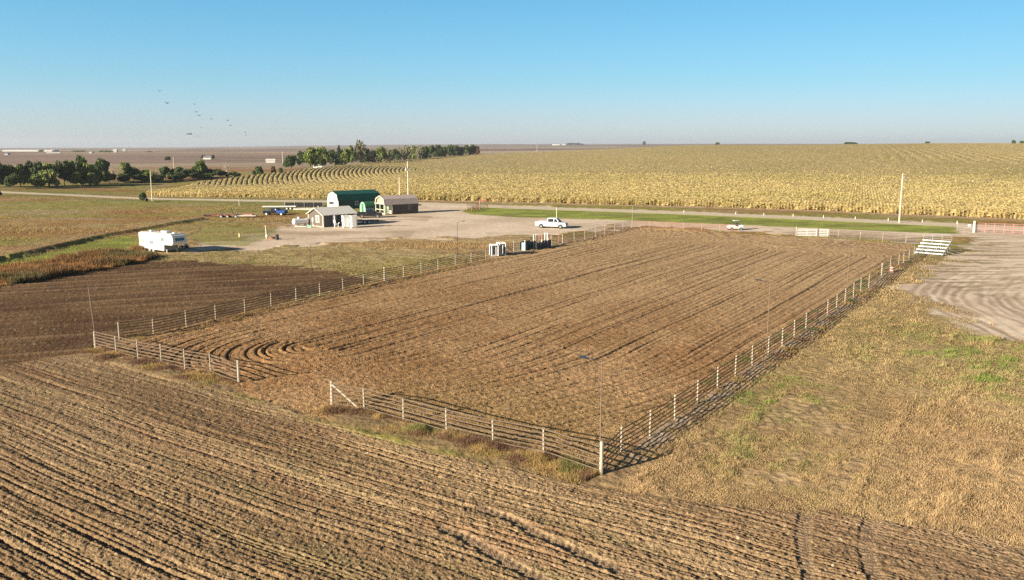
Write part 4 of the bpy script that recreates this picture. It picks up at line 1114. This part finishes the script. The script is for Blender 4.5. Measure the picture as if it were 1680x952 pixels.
# dark pickup and flatbed trailer
pickup('black pickup backed up between the toilets and the brown shed', 606, 357.5, .15, BLKP, L=5.6, Ht=1.95, name='pickup_truck')
t = thing('flatbed_trailer', 'dark flatbed trailer with light boards standing behind the portable toilets', 'trailer', G(603, 367), .2)
MB().bb(-2.8, 2.4, -1, 1, .62, .72).build('deck', WOODM, t); MB().bb(-2.8, 2.4, -1.03, -.99, .48, .72).build('side_rail', DARK, t)
MB().bb(-2.8, 2.4, .99, 1.03, .48, .72).build('side_rail', DARK, t)
MB().path([(2.4, -.8, .6), (3.8, 0, .55), (2.4, .8, .6)], .05).build('drawbar', DARK, t)
for x_ in (-.6, .35):
    for sy in (-1.05, 1.05): wheel(t, x_, sy, .36, .2)
for x_, y_, a_ in ((-1.8, 0, (1.3, .9, .12)), (.6, -.3, (1.2, .5, .1))): MB().box((x_, y_, .80), a_).build('board', WHITE, t)
MB().bb(-2.8, -2.7, -1, 1, .72, 1.6).build('tail_ramp', DARK, t)

# equipment in the rough ground to the left
t = thing('pickup_bed_trailer', 'dark blue and black old pickup parked left of the sheds', 'pickup truck', G(452, 353.5), -.1)
MB().prism([(-2.7, .5), (2.6, .5), (2.75, .9), (2.5, 1.1), (1.2, 1.15), (-2.7, 1.15)], -.95, .95).build('body', BLKP, t, bevel=.05)
MB().prism([(1.2, 1.12), (.6, 1.72), (-.6, 1.75), (-.8, 1.12)], -.9, .9, lambda x, z: .15 * (z > 1.3)).build('cab', BLKP, t, bevel=.04)
MB().bb(.55, 2.55, -.98, .98, .6, 1.22).build('load_box', BLUE, t, bevel=.03)
for x_ in (-1.8, 1.7):
    for sy in (-.9, .9): wheel(t, x_, sy, .36, .22)
MB().box((-2.75, 0, .75), (.1, 1.4, .4)).build('bumper', WHITE, t); MB().ball((.4, -.75, 1.35), .17).build('lamp', WHITE, t, smooth=True)
t = thing('farm_trailer', 'rusty low farm trailer with a light deck in the left rough grass', 'trailer', G(384, 358), .03)
MB().bb(1.0, 5.0, -.9, .9, .5, .62).build('deck', OFFW, t); MB().bb(-3.5, 1.0, -.6, .6, .55, .8).build('frame', RUSTP, t)
MB().tube((0, 0, .5), (-.6, 0, 2.3), .09, n=8).build('mast', DARK, t); MB().bb(2.2, 4.2, -.6, .6, .63, .95).build('load', REDL, t)
for x_ in (-2.6, -1.2, .6):
    for sy in (-.8, .8): wheel(t, x_, sy, .42, .25, GALV)
MB().path([(-3.5, -.5, .6), (-5, 0, .5), (-3.5, .5, .6)], .05).build('drawbar', RUSTP, t)
t = thing('disc_harrow', 'low rusty disc harrow in the weeds left of the farm trailer', 'farm implement', G(352, 356), .3)
MB().bb(-2.2, 2.2, -.08, .08, .55, .7).build('frame', RUSTP, t); MB().bb(-1.6, 1.6, -1.2, -1.05, .5, .62).build('frame', RUSTP, t)
for k in range(8): MB().tube((-2 + k * .56, -.02 - .0, .32), (-2 + k * .56, .05, .32), .32, n=12).build('disc', DARK, t)
MB().tube((0, -1.2, .5), (.2, 2.2, .45), .05, n=6).build('drawbar', RUSTP, t)
# long low trailer decks
t = thing('stock_trailer', 'long flat white trailer deck beyond the old dark pickup', 'trailer', G(458, 344.5), .12)
MB().bb(-4, 4.2, -1, 1, .75, .98).build('deck', OFFW, t); MB().bb(-4, 4.2, -.85, .85, .5, .745).build('frame', DARK, t)
for x_ in (2.0, 2.9): 
    for sy in (-1, 1): wheel(t, x_, sy, .38, .22)
t = thing('cattle_pen', 'dark low livestock pen with thin uprights between the sheds and road', 'pen', G(468, 342), .30)
for (x0_, x1_, y0_, y1_) in ((0, 9.5, 0, .06), (0, 9.5, 2.8, 2.86), (0, .06, 0, 2.86), (9.44, 9.5, 0, 2.86)): MB().bb(x0_, x1_, y0_, y1_, .15, 1.15).build('panel', DARK, t)
for x_ in (0, 2.4, 4.8, 7.2, 9.5):
    for y_ in (-.05, 2.95): MB().tube((x_, y_, 0), (x_, y_, 2.0), .05, n=6).build('upright', GALV, t)
t = thing('loading_ramp', 'pale concrete loading slab beside the livestock pen behind the taupe shed roof', 'slab', G(503, 345), .2)
MB().bb(-3.2, 2.8, -1.2, 1.2, .0, .5).build('slab', OFFW, t, bevel=.03)

# posts, barrel
g = G(438, 392.5); t = thing('wooden_post', 'thick pale post with a capped pipe, left of the burn barrel', 'post', g)
MB().tube((0, 0, -.1), (-.1, 0, 2.35), .17, .14, 10).build('shaft', POSTM, t); MB().ball((.05, -.15, .55), .27, (1, .8, .9)).build('coil', OFFW, t, smooth=True)
g = G(454.5, 394); t = thing('burn_barrel', 'rust-dark open burn barrel in the yard beside the thick post', 'barrel', g)
MB().tube((0, 0, 0), (0, 0, .95), .33, n=16, cap=False).build('drum', DARK, t); MB().tube((0, 0, .02), (0, 0, .06), .31, n=16).build('bottom', RUSTP, t); MB().tube((0, 0, .92), (0, 0, .98), .35, .35, 16, False).build('rim', RUSTP, t)
g = G(447, 392.5); t = thing('fire_ring', 'low rusty fire ring between the thick post and the burn barrel', 'fire ring', g)
MB().tube((0, 0, 0), (0, 0, .4), .55, n=18, cap=False).build('ring', RUSTP, t); MB().tube((0, 0, .05), (0, 0, .1), .5, n=14).build('ash_bed', DARK, t)
g = G(393, 390); tag(MB().tube((0, 0, 0), (0, 0, .75), .14, .12, 8).build('marker_post', BRIGHTY, None, loc=g), 'short pale yellow post alone on the left edge of the yard', 'post')
g = G(392.5, 339.5); tag(MB().tube((0, 0, 0), (0, 0, 1.8), .06, .06, 8).build('marker_stake', OFFW, None, loc=g), 'thin white stake in the green roadside grass left of the sheds', 'post')

# red pipe fences
def red_fence(pts, label, h, nr, m, step=None):
    W = [G(*q) for q in pts]; t = thing('pipe_fence', label, 'fence', W[0])
    for q in W: q = q - W[0]; MB().tube((q.x, q.y, -.1), (q.x, q.y, q.z + h + .08), .07, n=8).build('post', m, t)
    for k in range(nr):
        z = .25 + (h - .25) * k / (nr - 1); MB().path([tuple(q - W[0] + Vector((0, 0, z))) for q in W], .04, 6).build('rail', m, t)
    return t
red_fence([(1601, 381.5), (1616, 382), (1631, 382.6), (1647, 383.2), (1662, 384), (1679, 385), (1700, 386.5)], 'pinkish-red pipe fence by the road at the right edge', 1.75, 5, REDL)
g = G(1597.5, 382); t = thing('gate_post', 'thick white gate post at the left end of the red pipe fence', 'post', g)
MB().tube((0, 0, -.1), (0, 0, 2.1), .2, .18, 12).build('shaft', OFFW, t); MB().ball((0, 0, 2.12), .18, (1, 1, .5)).build('cap', OFFW, t, smooth=True)
t = thing('entrance_gate', 'grey farm gate standing between the green verge and the thick white gate post', 'gate', G(1570, 379))
e = G(1594, 381) - G(1570, 379); 
for z in (.3, .7, 1.1, 1.45): MB().tube((0, 0, z), tuple(e + Vector((0, 0, z))), .025, n=6).build('rail', GALV, t)
MB().tube((0, 0, -.1), (0, 0, 1.8), .06, n=8).build('post', WOODM, t); MB().box(tuple(e * .8 + Vector((0, -.05, 1.2))), (.5, .03, .42)).build('sign_plate', WHITE, t)
red_fence([(766, 344.8), (776, 344), (787, 343.4)], 'low faded red pipe fence at the tip of the green verge', 1.4, 4, REDL)
red_fence([(774, 347.5), (782, 344.6), (787, 343.6), (800, 342.8)], 'short faded red pipe rails with tall post on the green verge tip', 1.25, 4, REDP)
g = G(787, 344); t = thing('sign_post', 'tall pinkish post with a crosswise arm on the green verge tip', 'post', g)
MB().tube((0, 0, 0), (0, 0, 2.5), .12, n=8).build('shaft', REDL, t); MB().box((.85, 0, 2.35), (1.7, .08, .3)).build('arm', REDP, t)
# white side-by-side
t = thing('utility_vehicle', 'small white utility vehicle parked just behind the far fence', 'utility vehicle', G(1206, 378), math.pi + .1)
MB().prism([(-1.3, .4), (1.35, .4), (1.45, .75), (1.0, 1.0), (.3, 1.05), (-.1, .75), (-.5, .75), (-.55, 1.05), (-1.3, 1.05)], -.7, .7).build('body', WHITE, t, bevel=.04)
MB().bb(-.62, .38, -.68, .68, 1.82, 1.9).build('roof', WHITE, t, bevel=.03)
f = MB()
for sy in (-.66, .66): f.path([(.75, sy, 1.0), (.35, sy, 1.84), (-.6, sy, 1.84), (-.7, sy, 1.0)], .04)
f.build('roll_cage', DARK, t); MB().bb(-.5, -.05, -.6, .6, .76, 1.35).build('seat', DARK, t)
for x_ in (-.9, .95):
    for sy in (-.65, .65): wheel(t, x_, sy, .32, .24, GREYP)
# roadside stakes
ST = [(1122, 349.8), (1207, 352.8), (1253, 354.6), (1301, 356.4), (1351, 358.6), (1403, 361), (1457, 363.4), (1513, 366), (1570, 368.6)]
for i, (px, py) in enumerate(ST):
    g = G(px, py); tag(MB().tube((0, 0, -.05), (0, 0, .7), .065, .06, 6).build('reflector_stake', WHITE, None, loc=g), 'short white stake on the edge of the gravel road, %s from the left' % ORD[i], 'stake', 'white stakes along the gravel road')

# ---------------------------------------------------------------- utility poles
def upole(px, py, tx, ty, label, xarm=False, r=.15, trans=False, m=POLEM, light=False, far=False):
    g = G(px, py); h = TOP(g, tx, ty); t = thing('utility_pole', label, 'utility pole', g)
    MB().tube((0, 0, -.3), (0, 0, h), r, r * .72, 10).build('pole', m, t)
    if xarm: MB().box((0, 0, h - .6), (2.2, .12, .14)).build('cross_arm', m, t)
    if not far:
        f = MB(); f.tube((0, 0, h), (0, 0, h + .25), .05, .03, 8); f.build('insulator', GREYP, t)
    if trans:
        d_ = MB().tube((-.42, -.1, h - 2.6), (-.42, -.1, h - 1.7), .27, n=12).build('transformer', GALV, t, bevel=.03); MB().tube((-.42, -.1, h - 1.7), (-.42, -.1, h - 1.45), .05, n=6).build('bushing', GREYP, d_)
    if light: MB().box((.35, -.1, h - 1.0), (.5, .2, .35)).build('transformer', GREYP, t, bevel=.04)
    return t
upole(1475, 367, 1480, 285, 'tall pale wooden utility pole on the right green verge', light=True, r=.17)
upole(670, 333, 667, 265, 'wooden utility pole with a transformer drum behind the brown shed', trans=True, r=.2)
upole(656, 333, 653, 291, 'shorter bare wooden pole just left of the transformer pole', r=.17)
upole(250, 331, 246, 280, 'leaning wooden utility pole beside the round bush on the gravel road', r=.16)
upole(286, 285, 285, 257, 'weathered utility pole above the left grove of trees', far=True, r=.17)
upole(464, 270, 463, 249, 'white distant utility pole left of the long tree row', far=True, r=.25)
upole(770, 256, 770, 237, 'white distant utility pole in front of the right end of the tree row', far=True, r=.35)
upole(881, 249, 881, 237, 'faint distant pole beyond the corn right of the tree row', far=True, r=.3)

# ---------------------------------------------------------------- trees
LEAFM = leaf_mat('tree_leaf', .15, .2)
BARK = pmat('bark', (.16, .12, .09), .9, 0, .25, 3, bump=.5)
PBARK = pmat('pale_bark', (.46, .41, .34), .9, 0, .2, 3)
def crown_proto(kind, seed):
    """crown of unit-ish size: radius ~1 in x/y, height 0..1 ; plus trunk mesh"""
    rg = np.random.default_rng(seed)
    conif = kind == 'conifer'
    if conif:
        n = 2600; hz = rg.uniform(0, 1, n) ** .8; rad_ = (1 - hz) ** .75 * (.75 + .3 * rg.uniform(0, 1, n)) * (.8 + .25 * np.sin(hz * 40 + seed))
        th = rg.uniform(0, 2 * math.pi, n); rad_ *= .86 + .16 * np.sin(th * 3 + seed)
        p = np.stack([rad_ * np.cos(th), rad_ * np.sin(th), .04 + hz * .96], 1); s = .055 + .03 * rg.uniform(0, 1, n)
        colb = np.array([.05, .075, .04])
    else:
        k = 15 if kind != 'sparse' else 11
        ang = rg.uniform(0, 2 * math.pi, k); rr_ = rg.uniform(.15, .68, k); zc_ = rg.uniform(.28, .80, k); br = rg.uniform(.24, .42, k)
        rr_ *= np.where(zc_ > .65, .65, 1)
        cen = np.stack([rr_ * np.cos(ang), rr_ * np.sin(ang), zc_], 1)
        n = 3200 if kind != 'sparse' else 1300; pick = rg.integers(0, k, n)
        d = rg.normal(0, 1, (n, 3)); d /= np.linalg.norm(d, axis=1)[:, None]; d *= (rg.uniform(.2, 1, n) ** .4)[:, None]
        p = cen[pick] + d * br[pick][:, None] * np.array([1, 1, .62]); p[:, 2] = np.clip(p[:, 2], .06, 1.02)
        s = .05 + .035 * rg.uniform(0, 1, n)
        colb = {'broad': np.array([.15, .20, .05]), 'dark': np.array([.068, .105, .038]), 'sparse': np.array([.20, .20, .12]), 'pale': np.array([.17, .21, .07]), 'rust': np.array([.14, .085, .045])}[kind]
    a = rg.normal(0, 1, (n, 3)); a /= np.linalg.norm(a, axis=1)[:, None]; b = np.cross(a, rg.normal(0, 1, (n, 3))); b /= np.linalg.norm(b, axis=1)[:, None]
    q = np.stack([p - a * s[:, None], p + b * s[:, None] * .7, p + a * s[:, None], p - b * s[:, None] * .7], 1).reshape(-1, 3)
    clump = rg.uniform(.6, 1.45, 40); ci = (np.floor(p[:, 0] * 3) * 7 + np.floor(p[:, 1] * 3) * 13 + np.floor(p[:, 2] * 6) * 5).astype(int) % 40
    c = colb[None] * (clump[ci] * rg.uniform(.75, 1.3, n))[:, None]; c[:, 0] *= rg.uniform(.85, 1.3, n)
    return q, np.arange(n * 4).reshape(-1, 4), np.repeat(c, 4, 0)
def trunk_mesh(kind, seed, bare=False):
    rd = random.Random(seed); m = MB()
    def limb(a, d, L, r, depth):
        b = a + d * L; m.tube(tuple(a), tuple(b), r, r * .6, 6, False)
        if depth == 0: return
        for _ in range(4 if bare else 3):
            nd = (d + Vector((rd.uniform(-1, 1), rd.uniform(-1, 1), rd.uniform(-.1, .7))) * .75).normalized()
            limb(a + d * L * rd.uniform(.55, 1), nd, L * rd.uniform(.55, .8), r * .5, depth - 1)
    limb(Vector((0, 0, -.03)), Vector((rd.uniform(-.08, .08), 0, 1)).normalized(), .34, .045 if not bare else .05, 3 if bare else 2)
    return m
PROTO = {}
def proto(kind, i):
    key = (kind, i)
    if key not in PROTO:
        bare = kind == 'bare'
        tm = trunk_mesh(kind, hash(key) % 1 + i * 7 + len(kind), bare)
        tr = tm.build('trunk', PBARK if kind in ('bare', 'sparse') else BARK)
        cr = None
        if not bare:
            q, f, c = crown_proto(kind, i * 31 + len(kind)); cr = mesh_np('crown', q, f, np.clip(c, .005, .5), LEAFM)
        PROTO[key] = [tr.data, cr.data if cr else None]
        bpy.data.objects.remove(tr); 
        if cr: bpy.data.objects.remove(cr)
    return PROTO[key]
def tree(px, by, ty, wpx, kind, label, i=0, name='tree', cat='tree', group=None, base=None):
    g = base or G(px, by); h = max(1.0, TOP(g, px, ty)); w_ = wpx / F * g.y / 2
    td, cdta = proto(kind, i % 3)
    t = thing(name, label, cat, g, random.uniform(0, 6.28), group)
    for nm, dta in (('trunk', td), ('crown', cdta)):
        if not dta: continue
        o = bpy.data.objects.new(nm, dta); COL.objects.link(o); o.parent = t
        s = w_ if nm == 'crown' else min(w_ * 1.1, h)
        o.scale = (w_ * 1.02, w_ * 1.02, h) if nm == 'crown' else (s * (1 if kind != 'bare' else 1.3), s * (1 if kind != 'bare' else 1.3), h * (.95 if kind != 'bare' else .92))
    return t
KN = {'broad': 'leafy green', 'dark': 'dark green', 'sparse': 'thin greyish', 'pale': 'pale olive', 'conifer': 'dark pointed conifer', 'bare': 'leafless grey', 'rust': 'reddish-brown'}
GROVE = [(-14, 308, 265, 40, 'dark'), (10, 307, 266, 36, 'dark'), (34, 307, 266, 32, 'broad'), (56, 307, 264, 32, 'dark'), (80, 306, 267, 36, 'broad'), (82, 309, 278, 38, 'pale'), (106, 305, 263, 28, 'dark'), (119, 304, 262, 26, 'broad'), (136, 302, 255, 26, 'dark'), (140, 304, 264, 34, 'broad'), (150, 306, 281, 22, 'pale'), (169, 299, 260, 34, 'dark'), (187, 296, 251, 26, 'bare'), (208, 294, 263, 26, 'pale'), (220, 298, 274, 28, 'dark'), (240, 298, 277, 26, 'broad'), (256, 298, 266, 20, 'bare'), (272, 296, 273, 26, 'dark'), (297, 296, 274, 30, 'dark'), (312, 293, 275, 28, 'dark'), (331, 292, 261, 32, 'broad'), (350, 292, 277, 30, 'dark'), (372, 290, 256, 24, 'bare'), (366, 291, 281, 24, 'dark'), (22, 310, 285, 30, 'dark'), (200, 300, 283, 30, 'dark'), (180, 301, 284, 26, 'dark'), (232, 300, 286, 30, 'dark'), (262, 299, 285, 28, 'dark'), (286, 298, 286, 26, 'dark'), (62, 309, 284, 30, 'broad'), (126, 306, 282, 28, 'broad'), (160, 304, 276, 26, 'broad'), (246, 299, 280, 24, 'broad'), (320, 294, 282, 28, 'dark'), (340, 294, 284, 26, 'broad'), (386, 291, 282, 22, 'dark')]
gs_ = sorted(range(len(GROVE)), key=lambda i: GROVE[i][0]); rank = {i: k for k, i in enumerate(gs_)}
for i, (px, by, ty, w_, kd) in enumerate(GROVE):
    tree(px, by, ty, w_ * 1.12, kd, '%s tree in the grove at the far left, %s from the left edge' % (KN[kd], ORD[rank[i]]), i, group='trees of the left grove')
for (px, by, ty, w_, kd, lb) in ((427, 290, 271, 22, 'dark', 'small dark tree alone left of the long tree row, nearest the corn'), (450, 289, 271, 14, 'rust', 'small reddish bare-looking tree beside the dark lone tree'), (462, 287, 274, 12, 'dark', 'small dark bush right of the reddish lone tree'), (417, 288, 279, 12, 'dark', 'little dark shrub at the left of the lone tree'), (277, 264, 256, 13, 'dark', 'tiny round dark tree far beyond the left grove'), (333, 261, 254, 10, 'dark', 'tiny dark tree on the far field left of the distant house'), (350, 261, 254, 10, 'dark', 'tiny dark tree on the far field right of the distant house'), (1056, 239, 231, 9, 'dark', 'solitary tree on the horizon beyond the corn')):
    tree(px, by, ty, w_, kd, lb, 1)
tree(236, 333, 316, 18, 'conifer' if False else 'dark', 'round dark green bush beside the road and the leaning pole', 2, name='bush', cat='bush')
tree(-4, 322, 312, 14, 'dark', 'dark shrub on the road verge at the left edge', 1, name='bush', cat='bush')
ROWT = [(478, 277, 252, 28, 'dark'), (496, 275, 248, 24, 'dark'), (512, 277, 239, 30, 'broad'), (530, 276, 240, 28, 'broad'), (545, 275, 246, 24, 'dark'), (557, 273, 239, 16, 'conifer'), (566, 273, 243, 24, 'broad'), (576, 272, 236.5, 16, 'broad'), (589, 272, 228, 22, 'sparse'), (598, 271, 240, 22, 'dark'), (612, 271, 243, 24, 'sparse'), (625, 270, 239, 22, 'broad'), (636, 269, 243, 20, 'sparse'), (648, 268, 244, 20, 'dark'), (658, 267, 241, 20, 'sparse'), (668, 266, 238, 22, 'sparse'), (679, 265, 238, 22, 'broad'), (690, 265, 238, 18, 'sparse'), (698, 264, 237, 18, 'dark'), (708, 263, 238, 18, 'dark'), (718, 262, 237.5, 18, 'dark'), (728, 261, 238, 18, 'dark'), (738, 260, 237.5, 17, 'dark'), (748, 259, 238, 17, 'dark'), (757, 258.5, 239, 16, 'dark'), (766, 257.5, 238, 16, 'dark'), (775, 257, 237.5, 15, 'dark'), (784, 256, 238, 13, 'rust')]
for i, (px, by, ty, w_, kd) in enumerate(ROWT):
    tree(px, by - .5, ty, w_ * 1.15, kd, '%s tree in the long row beyond the corn, %s from its left end' % (KN[kd], ORD[i]), i + 1, group='trees of the long row beyond the corn')

# ---------------------------------------------------------------- distant buildings
FARW = pmat('distant_white_wall', (.46, .44, .41), .6)
def farmhouse(px, py, wpx, hpx, label, wall=FARW, roof=GREYP, name='farm_building', depth=8):
    g = G(px, py); s = g.y / F; w_ = wpx * s; h = hpx * s
    t = thing(name, label, 'building', g, random.uniform(-.3, .3))
    MB().prismx([(-depth / 2, -1), (depth / 2, -1), (depth / 2, h * .6), (0, h * .97), (-depth / 2, h * .6)], -w_ / 2, w_ / 2).build('wall', wall, t)
    f = MB()
    for sg in (-1, 1): f.add([(-w_ / 2 - .4, sg * (depth / 2 + .5), h * .6 - .1), (w_ / 2 + .4, sg * (depth / 2 + .5), h * .6 - .1), (w_ / 2 + .4, 0, h + .1), (-w_ / 2 - .4, 0, h + .1), (-w_ / 2 - .4, sg * (depth / 2 + .5), h * .6 - .3), (w_ / 2 + .4, sg * (depth / 2 + .5), h * .6 - .3), (w_ / 2 + .4, 0, h - .1), (-w_ / 2 - .4, 0, h - .1)], [(0, 1, 2, 3), (7, 6, 5, 4), (0, 4, 5, 1), (1, 5, 6, 2), (2, 6, 7, 3), (3, 7, 4, 0)])
    f.build('roof', roof, t)
farmhouse(51, 248.6, 85, 2.6, 'long low white building far off at the left horizon', roof=WHITE, depth=30)
farmhouse(88, 252, 20, 2, 'small low white barn below the long white building', roof=WHITE)
farmhouse(12, 254.5, 5, 4, 'tiny white house at the far left edge beyond the grove')
farmhouse(150, 251.5, 5, 3, 'tiny white house among the distant dark trees at the left')
farmhouse(189.5, 250, 6, 5, 'white farmhouse on the far plain, left one of two', wall=FARW, roof=FARW)
farmhouse(204, 248, 4.5, 3.5, 'white farmhouse on the far plain, right one of two', wall=FARW, roof=FARW)
farmhouse(341, 261.5, 12, 5, 'pale distant farmhouse between two tiny dark trees', wall=OFFW, roof=GREYP)
farmhouse(444, 267, 14, 6, 'pale house with grey roof left of the long tree row', wall=WHITE, roof=OFFW)
farmhouse(492, 262, 9, 5, 'white roof peeking over the left end of the tree row', wall=FARW, roof=FARW)
farmhouse(524, 275.5, 20, 8, 'white house showing between the trees of the long row', wall=WHITE, roof=OFFW, depth=5)
farmhouse(912, 238.6, 12, 3, 'grey farm building on the horizon, left of the horizon farm', wall=OFFW)
farmhouse(925, 238.8, 6, 2, 'white farm building on the horizon in the middle of the farm', roof=WHITE)
for i, (px, w_, h_) in enumerate(((940, 26, 4), (1384, 30, 3), (1172, 10, 2), (1512, 10, 2.5), (1650, 9, 6), (1664, 12, 4), (130, 30, 3), (170, 34, 3.2), (245, 12, 2.5), (68, 12, 4), (950, 16, 3.5), (906, 8, 2.6))):
    by = 238.4 if px > 800 else (250 if px < 200 else 250.5)
    # far clumps: groups of trees on the skyline
    if px > 960: g = Vector(((px - 840) / F * 1290, 1290, gnd((px - 840) / F * 1290, 1290) + 1.5))
    else: g = G(px, by) if px < 800 else G(px, 238.6)
    h = max(3.0, h_ * g.y / F) + (1.5 if px > 960 else 0); w2 = w_ * g.y / F / 2
    o = thing('tree_clump', 'dark clump of trees on the skyline, %s of the twelve from the left' % ORD[sorted([940, 1384, 1172, 1512, 1650, 1664, 130, 170, 245, 68, 950, 906]).index(px)], 'trees', g, 0, 'tree clumps on the skyline')
    td, cdta = proto('dark', i % 3)
    c_ = bpy.data.objects.new('crown', cdta); COL.objects.link(c_); c_.parent = o; c_.scale = (w2, max(w2 * .4, 3), h)

# ---------------------------------------------------------------- birds
BIRDM = pmat('bird_feather', (.015, .015, .018), .8)
BP = [(261.7, 149.8), (275, 169.6), (318.6, 171), (321.5, 184), (326.4, 189.4), (346.6, 195.3), (374, 197.6), (379, 205.8), (330, 209), (311.4, 220), (323.8, 223.4), (402, 217), (404, 222)]
BS = [.9, 1.1, .7, .8, 1.0, .6, .8, .8, .5, 1.6, .8, .55, .6]
order = sorted(range(13), key=lambda i: BP[i][0])
for i, (px, py) in enumerate(BP):
    d = ray(px, py); d = d / d.y * 190; s = BS[i] * .8
    t = thing('bird', 'small dark bird flying over the left fields, %s of the flock from the left' % ORD[order.index(i)], 'bird', (d.x, 190, CAMZ + d.z), random.uniform(0, 6.28), 'birds flying over the left fields')
    t.scale = (s, s, s); fl = random.uniform(-.25, .5)
    MB().ball((0, 0, 0), .13, (2.2, .8, .7), 8, 6).ball((.3, 0, .05), .08, (1.2, 1, 1), 8, 5).tube((-.22, 0, 0), (-.5, 0, .0), .05, .09, 5).build('body', BIRDM, t, smooth=True)
    for sg in (-1, 1): MB().add([(.15, sg * .05, .03), (-.15, sg * .05, .03), (-.12, sg * .45, .03 + fl * .4), (.12, sg * .42, .04 + fl * .4), (-.05, sg * .85, .03 + fl * .55), (.15, sg * .05, .06), (-.15, sg * .05, .06), (-.12, sg * .45, .06 + fl * .4), (.12, sg * .42, .07 + fl * .4), (-.05, sg * .85, .05 + fl * .55)], [(0, 1, 2, 3), (3, 2, 4), (8, 7, 6, 5), (9, 7, 8), (0, 5, 6, 1), (1, 6, 7, 2), (2, 7, 9, 4), (4, 9, 8, 3), (3, 8, 5, 0)]).build('wing', BIRDM, t)
# ------------------------------------------------------------------ light
SUN = Vector((-.82 * math.cos(R(17.5)), -.57 * math.cos(R(17.5)), math.sin(R(17.5)))).normalized()
sl = bpy.data.lights.new('sun', 'SUN'); so = bpy.data.objects.new('sun', sl); COL.objects.link(so)
sl.energy = 5.0; sl.angle = R(.55); sl.color = (1, .88, .70)
so.rotation_euler = SUN.to_track_quat('Z', 'Y').to_euler()
w = bpy.data.worlds.new('World'); sc.world = w; w.use_nodes = True
nt = w.node_tree; bg = nt.nodes['Background']; N = nt.nodes.new; L = nt.links.new
sky = N('ShaderNodeTexSky'); sky.sky_type = 'NISHITA'; sky.sun_disc = False
sky.sun_elevation = R(17.5); sky.sun_rotation = math.atan2(SUN.x, SUN.y)
sky.air_density = 1.0; sky.dust_density = .6; sky.ozone_density = 2.0; sky.altitude = 600
hs = N('ShaderNodeMixRGB'); hs.blend_type = 'MULTIPLY'; hs.inputs[0].default_value = 1
tcw = N('ShaderNodeTexCoord'); sx = N('ShaderNodeSeparateXYZ'); L(tcw.outputs['Generated'], sx.inputs[0])
cr = N('ShaderNodeValToRGB'); L(sx.outputs['Z'], cr.inputs[0]); L(cr.outputs[0], hs.inputs[2]); L(sky.outputs[0], hs.inputs[1])
e = cr.color_ramp.elements
e[0].position = 0; e[0].color = (.84, .99, 1.5, 1); e[1].position = 1; e[1].color = (.45, .44, .42, 1)
for p_, c_ in ((.03, (.78, .93, 1.32)), (.07, (.64, .95, 1.20)), (.17, (.53, 1.04, 1.2)), (.32, (.45, .50, .5))):
    q = e.new(p_); q.color = (*c_, 1)
xr = N('ShaderNodeMapRange'); xr.inputs[1].default_value = -.6; xr.inputs[2].default_value = .5; xr.inputs[3].default_value = 1.45; xr.inputs[4].default_value = .98
L(sx.outputs['X'], xr.inputs[0]); sv = N('ShaderNodeVectorMath'); sv.operation = 'SCALE'; L(hs.outputs[0], sv.inputs[0]); L(xr.outputs[0], sv.inputs['Scale']); L(sv.outputs[0], bg.inputs[0]); bg.inputs[1].default_value = .05
vs = sc.view_settings; vs.view_transform = 'Standard'; vs.look = 'None'; vs.gamma = 1; vs.use_curve_mapping = False
vs.exposure = 1.12
sc.cycles.use_denoising = False
sc.cycles.max_bounces = 4; sc.cycles.diffuse_bounces = 2; sc.cycles.transparent_max_bounces = 4

# ------------------------------------------------------------------ air
hz = MB().bb(-9800, 9800, -200, 9900, -45, 75).build('haze', WHITE); hz['kind'] = 'stuff'
hm = bpy.data.materials.new('haze_air'); hm.use_nodes = True; nt = hm.node_tree
for n_ in list(nt.nodes):
    if n_.type != 'OUTPUT_MATERIAL': nt.nodes.remove(n_)
pv = nt.nodes.new('ShaderNodeVolumePrincipled'); pv.inputs['Density'].default_value = 7e-5; pv.inputs['Color'].default_value = (.86, .90, 1, 1); pv.inputs['Anisotropy'].default_value = .2
nt.links.new(pv.outputs[0], nt.nodes[0].inputs['Volume'])
hz.data.materials[0] = hm
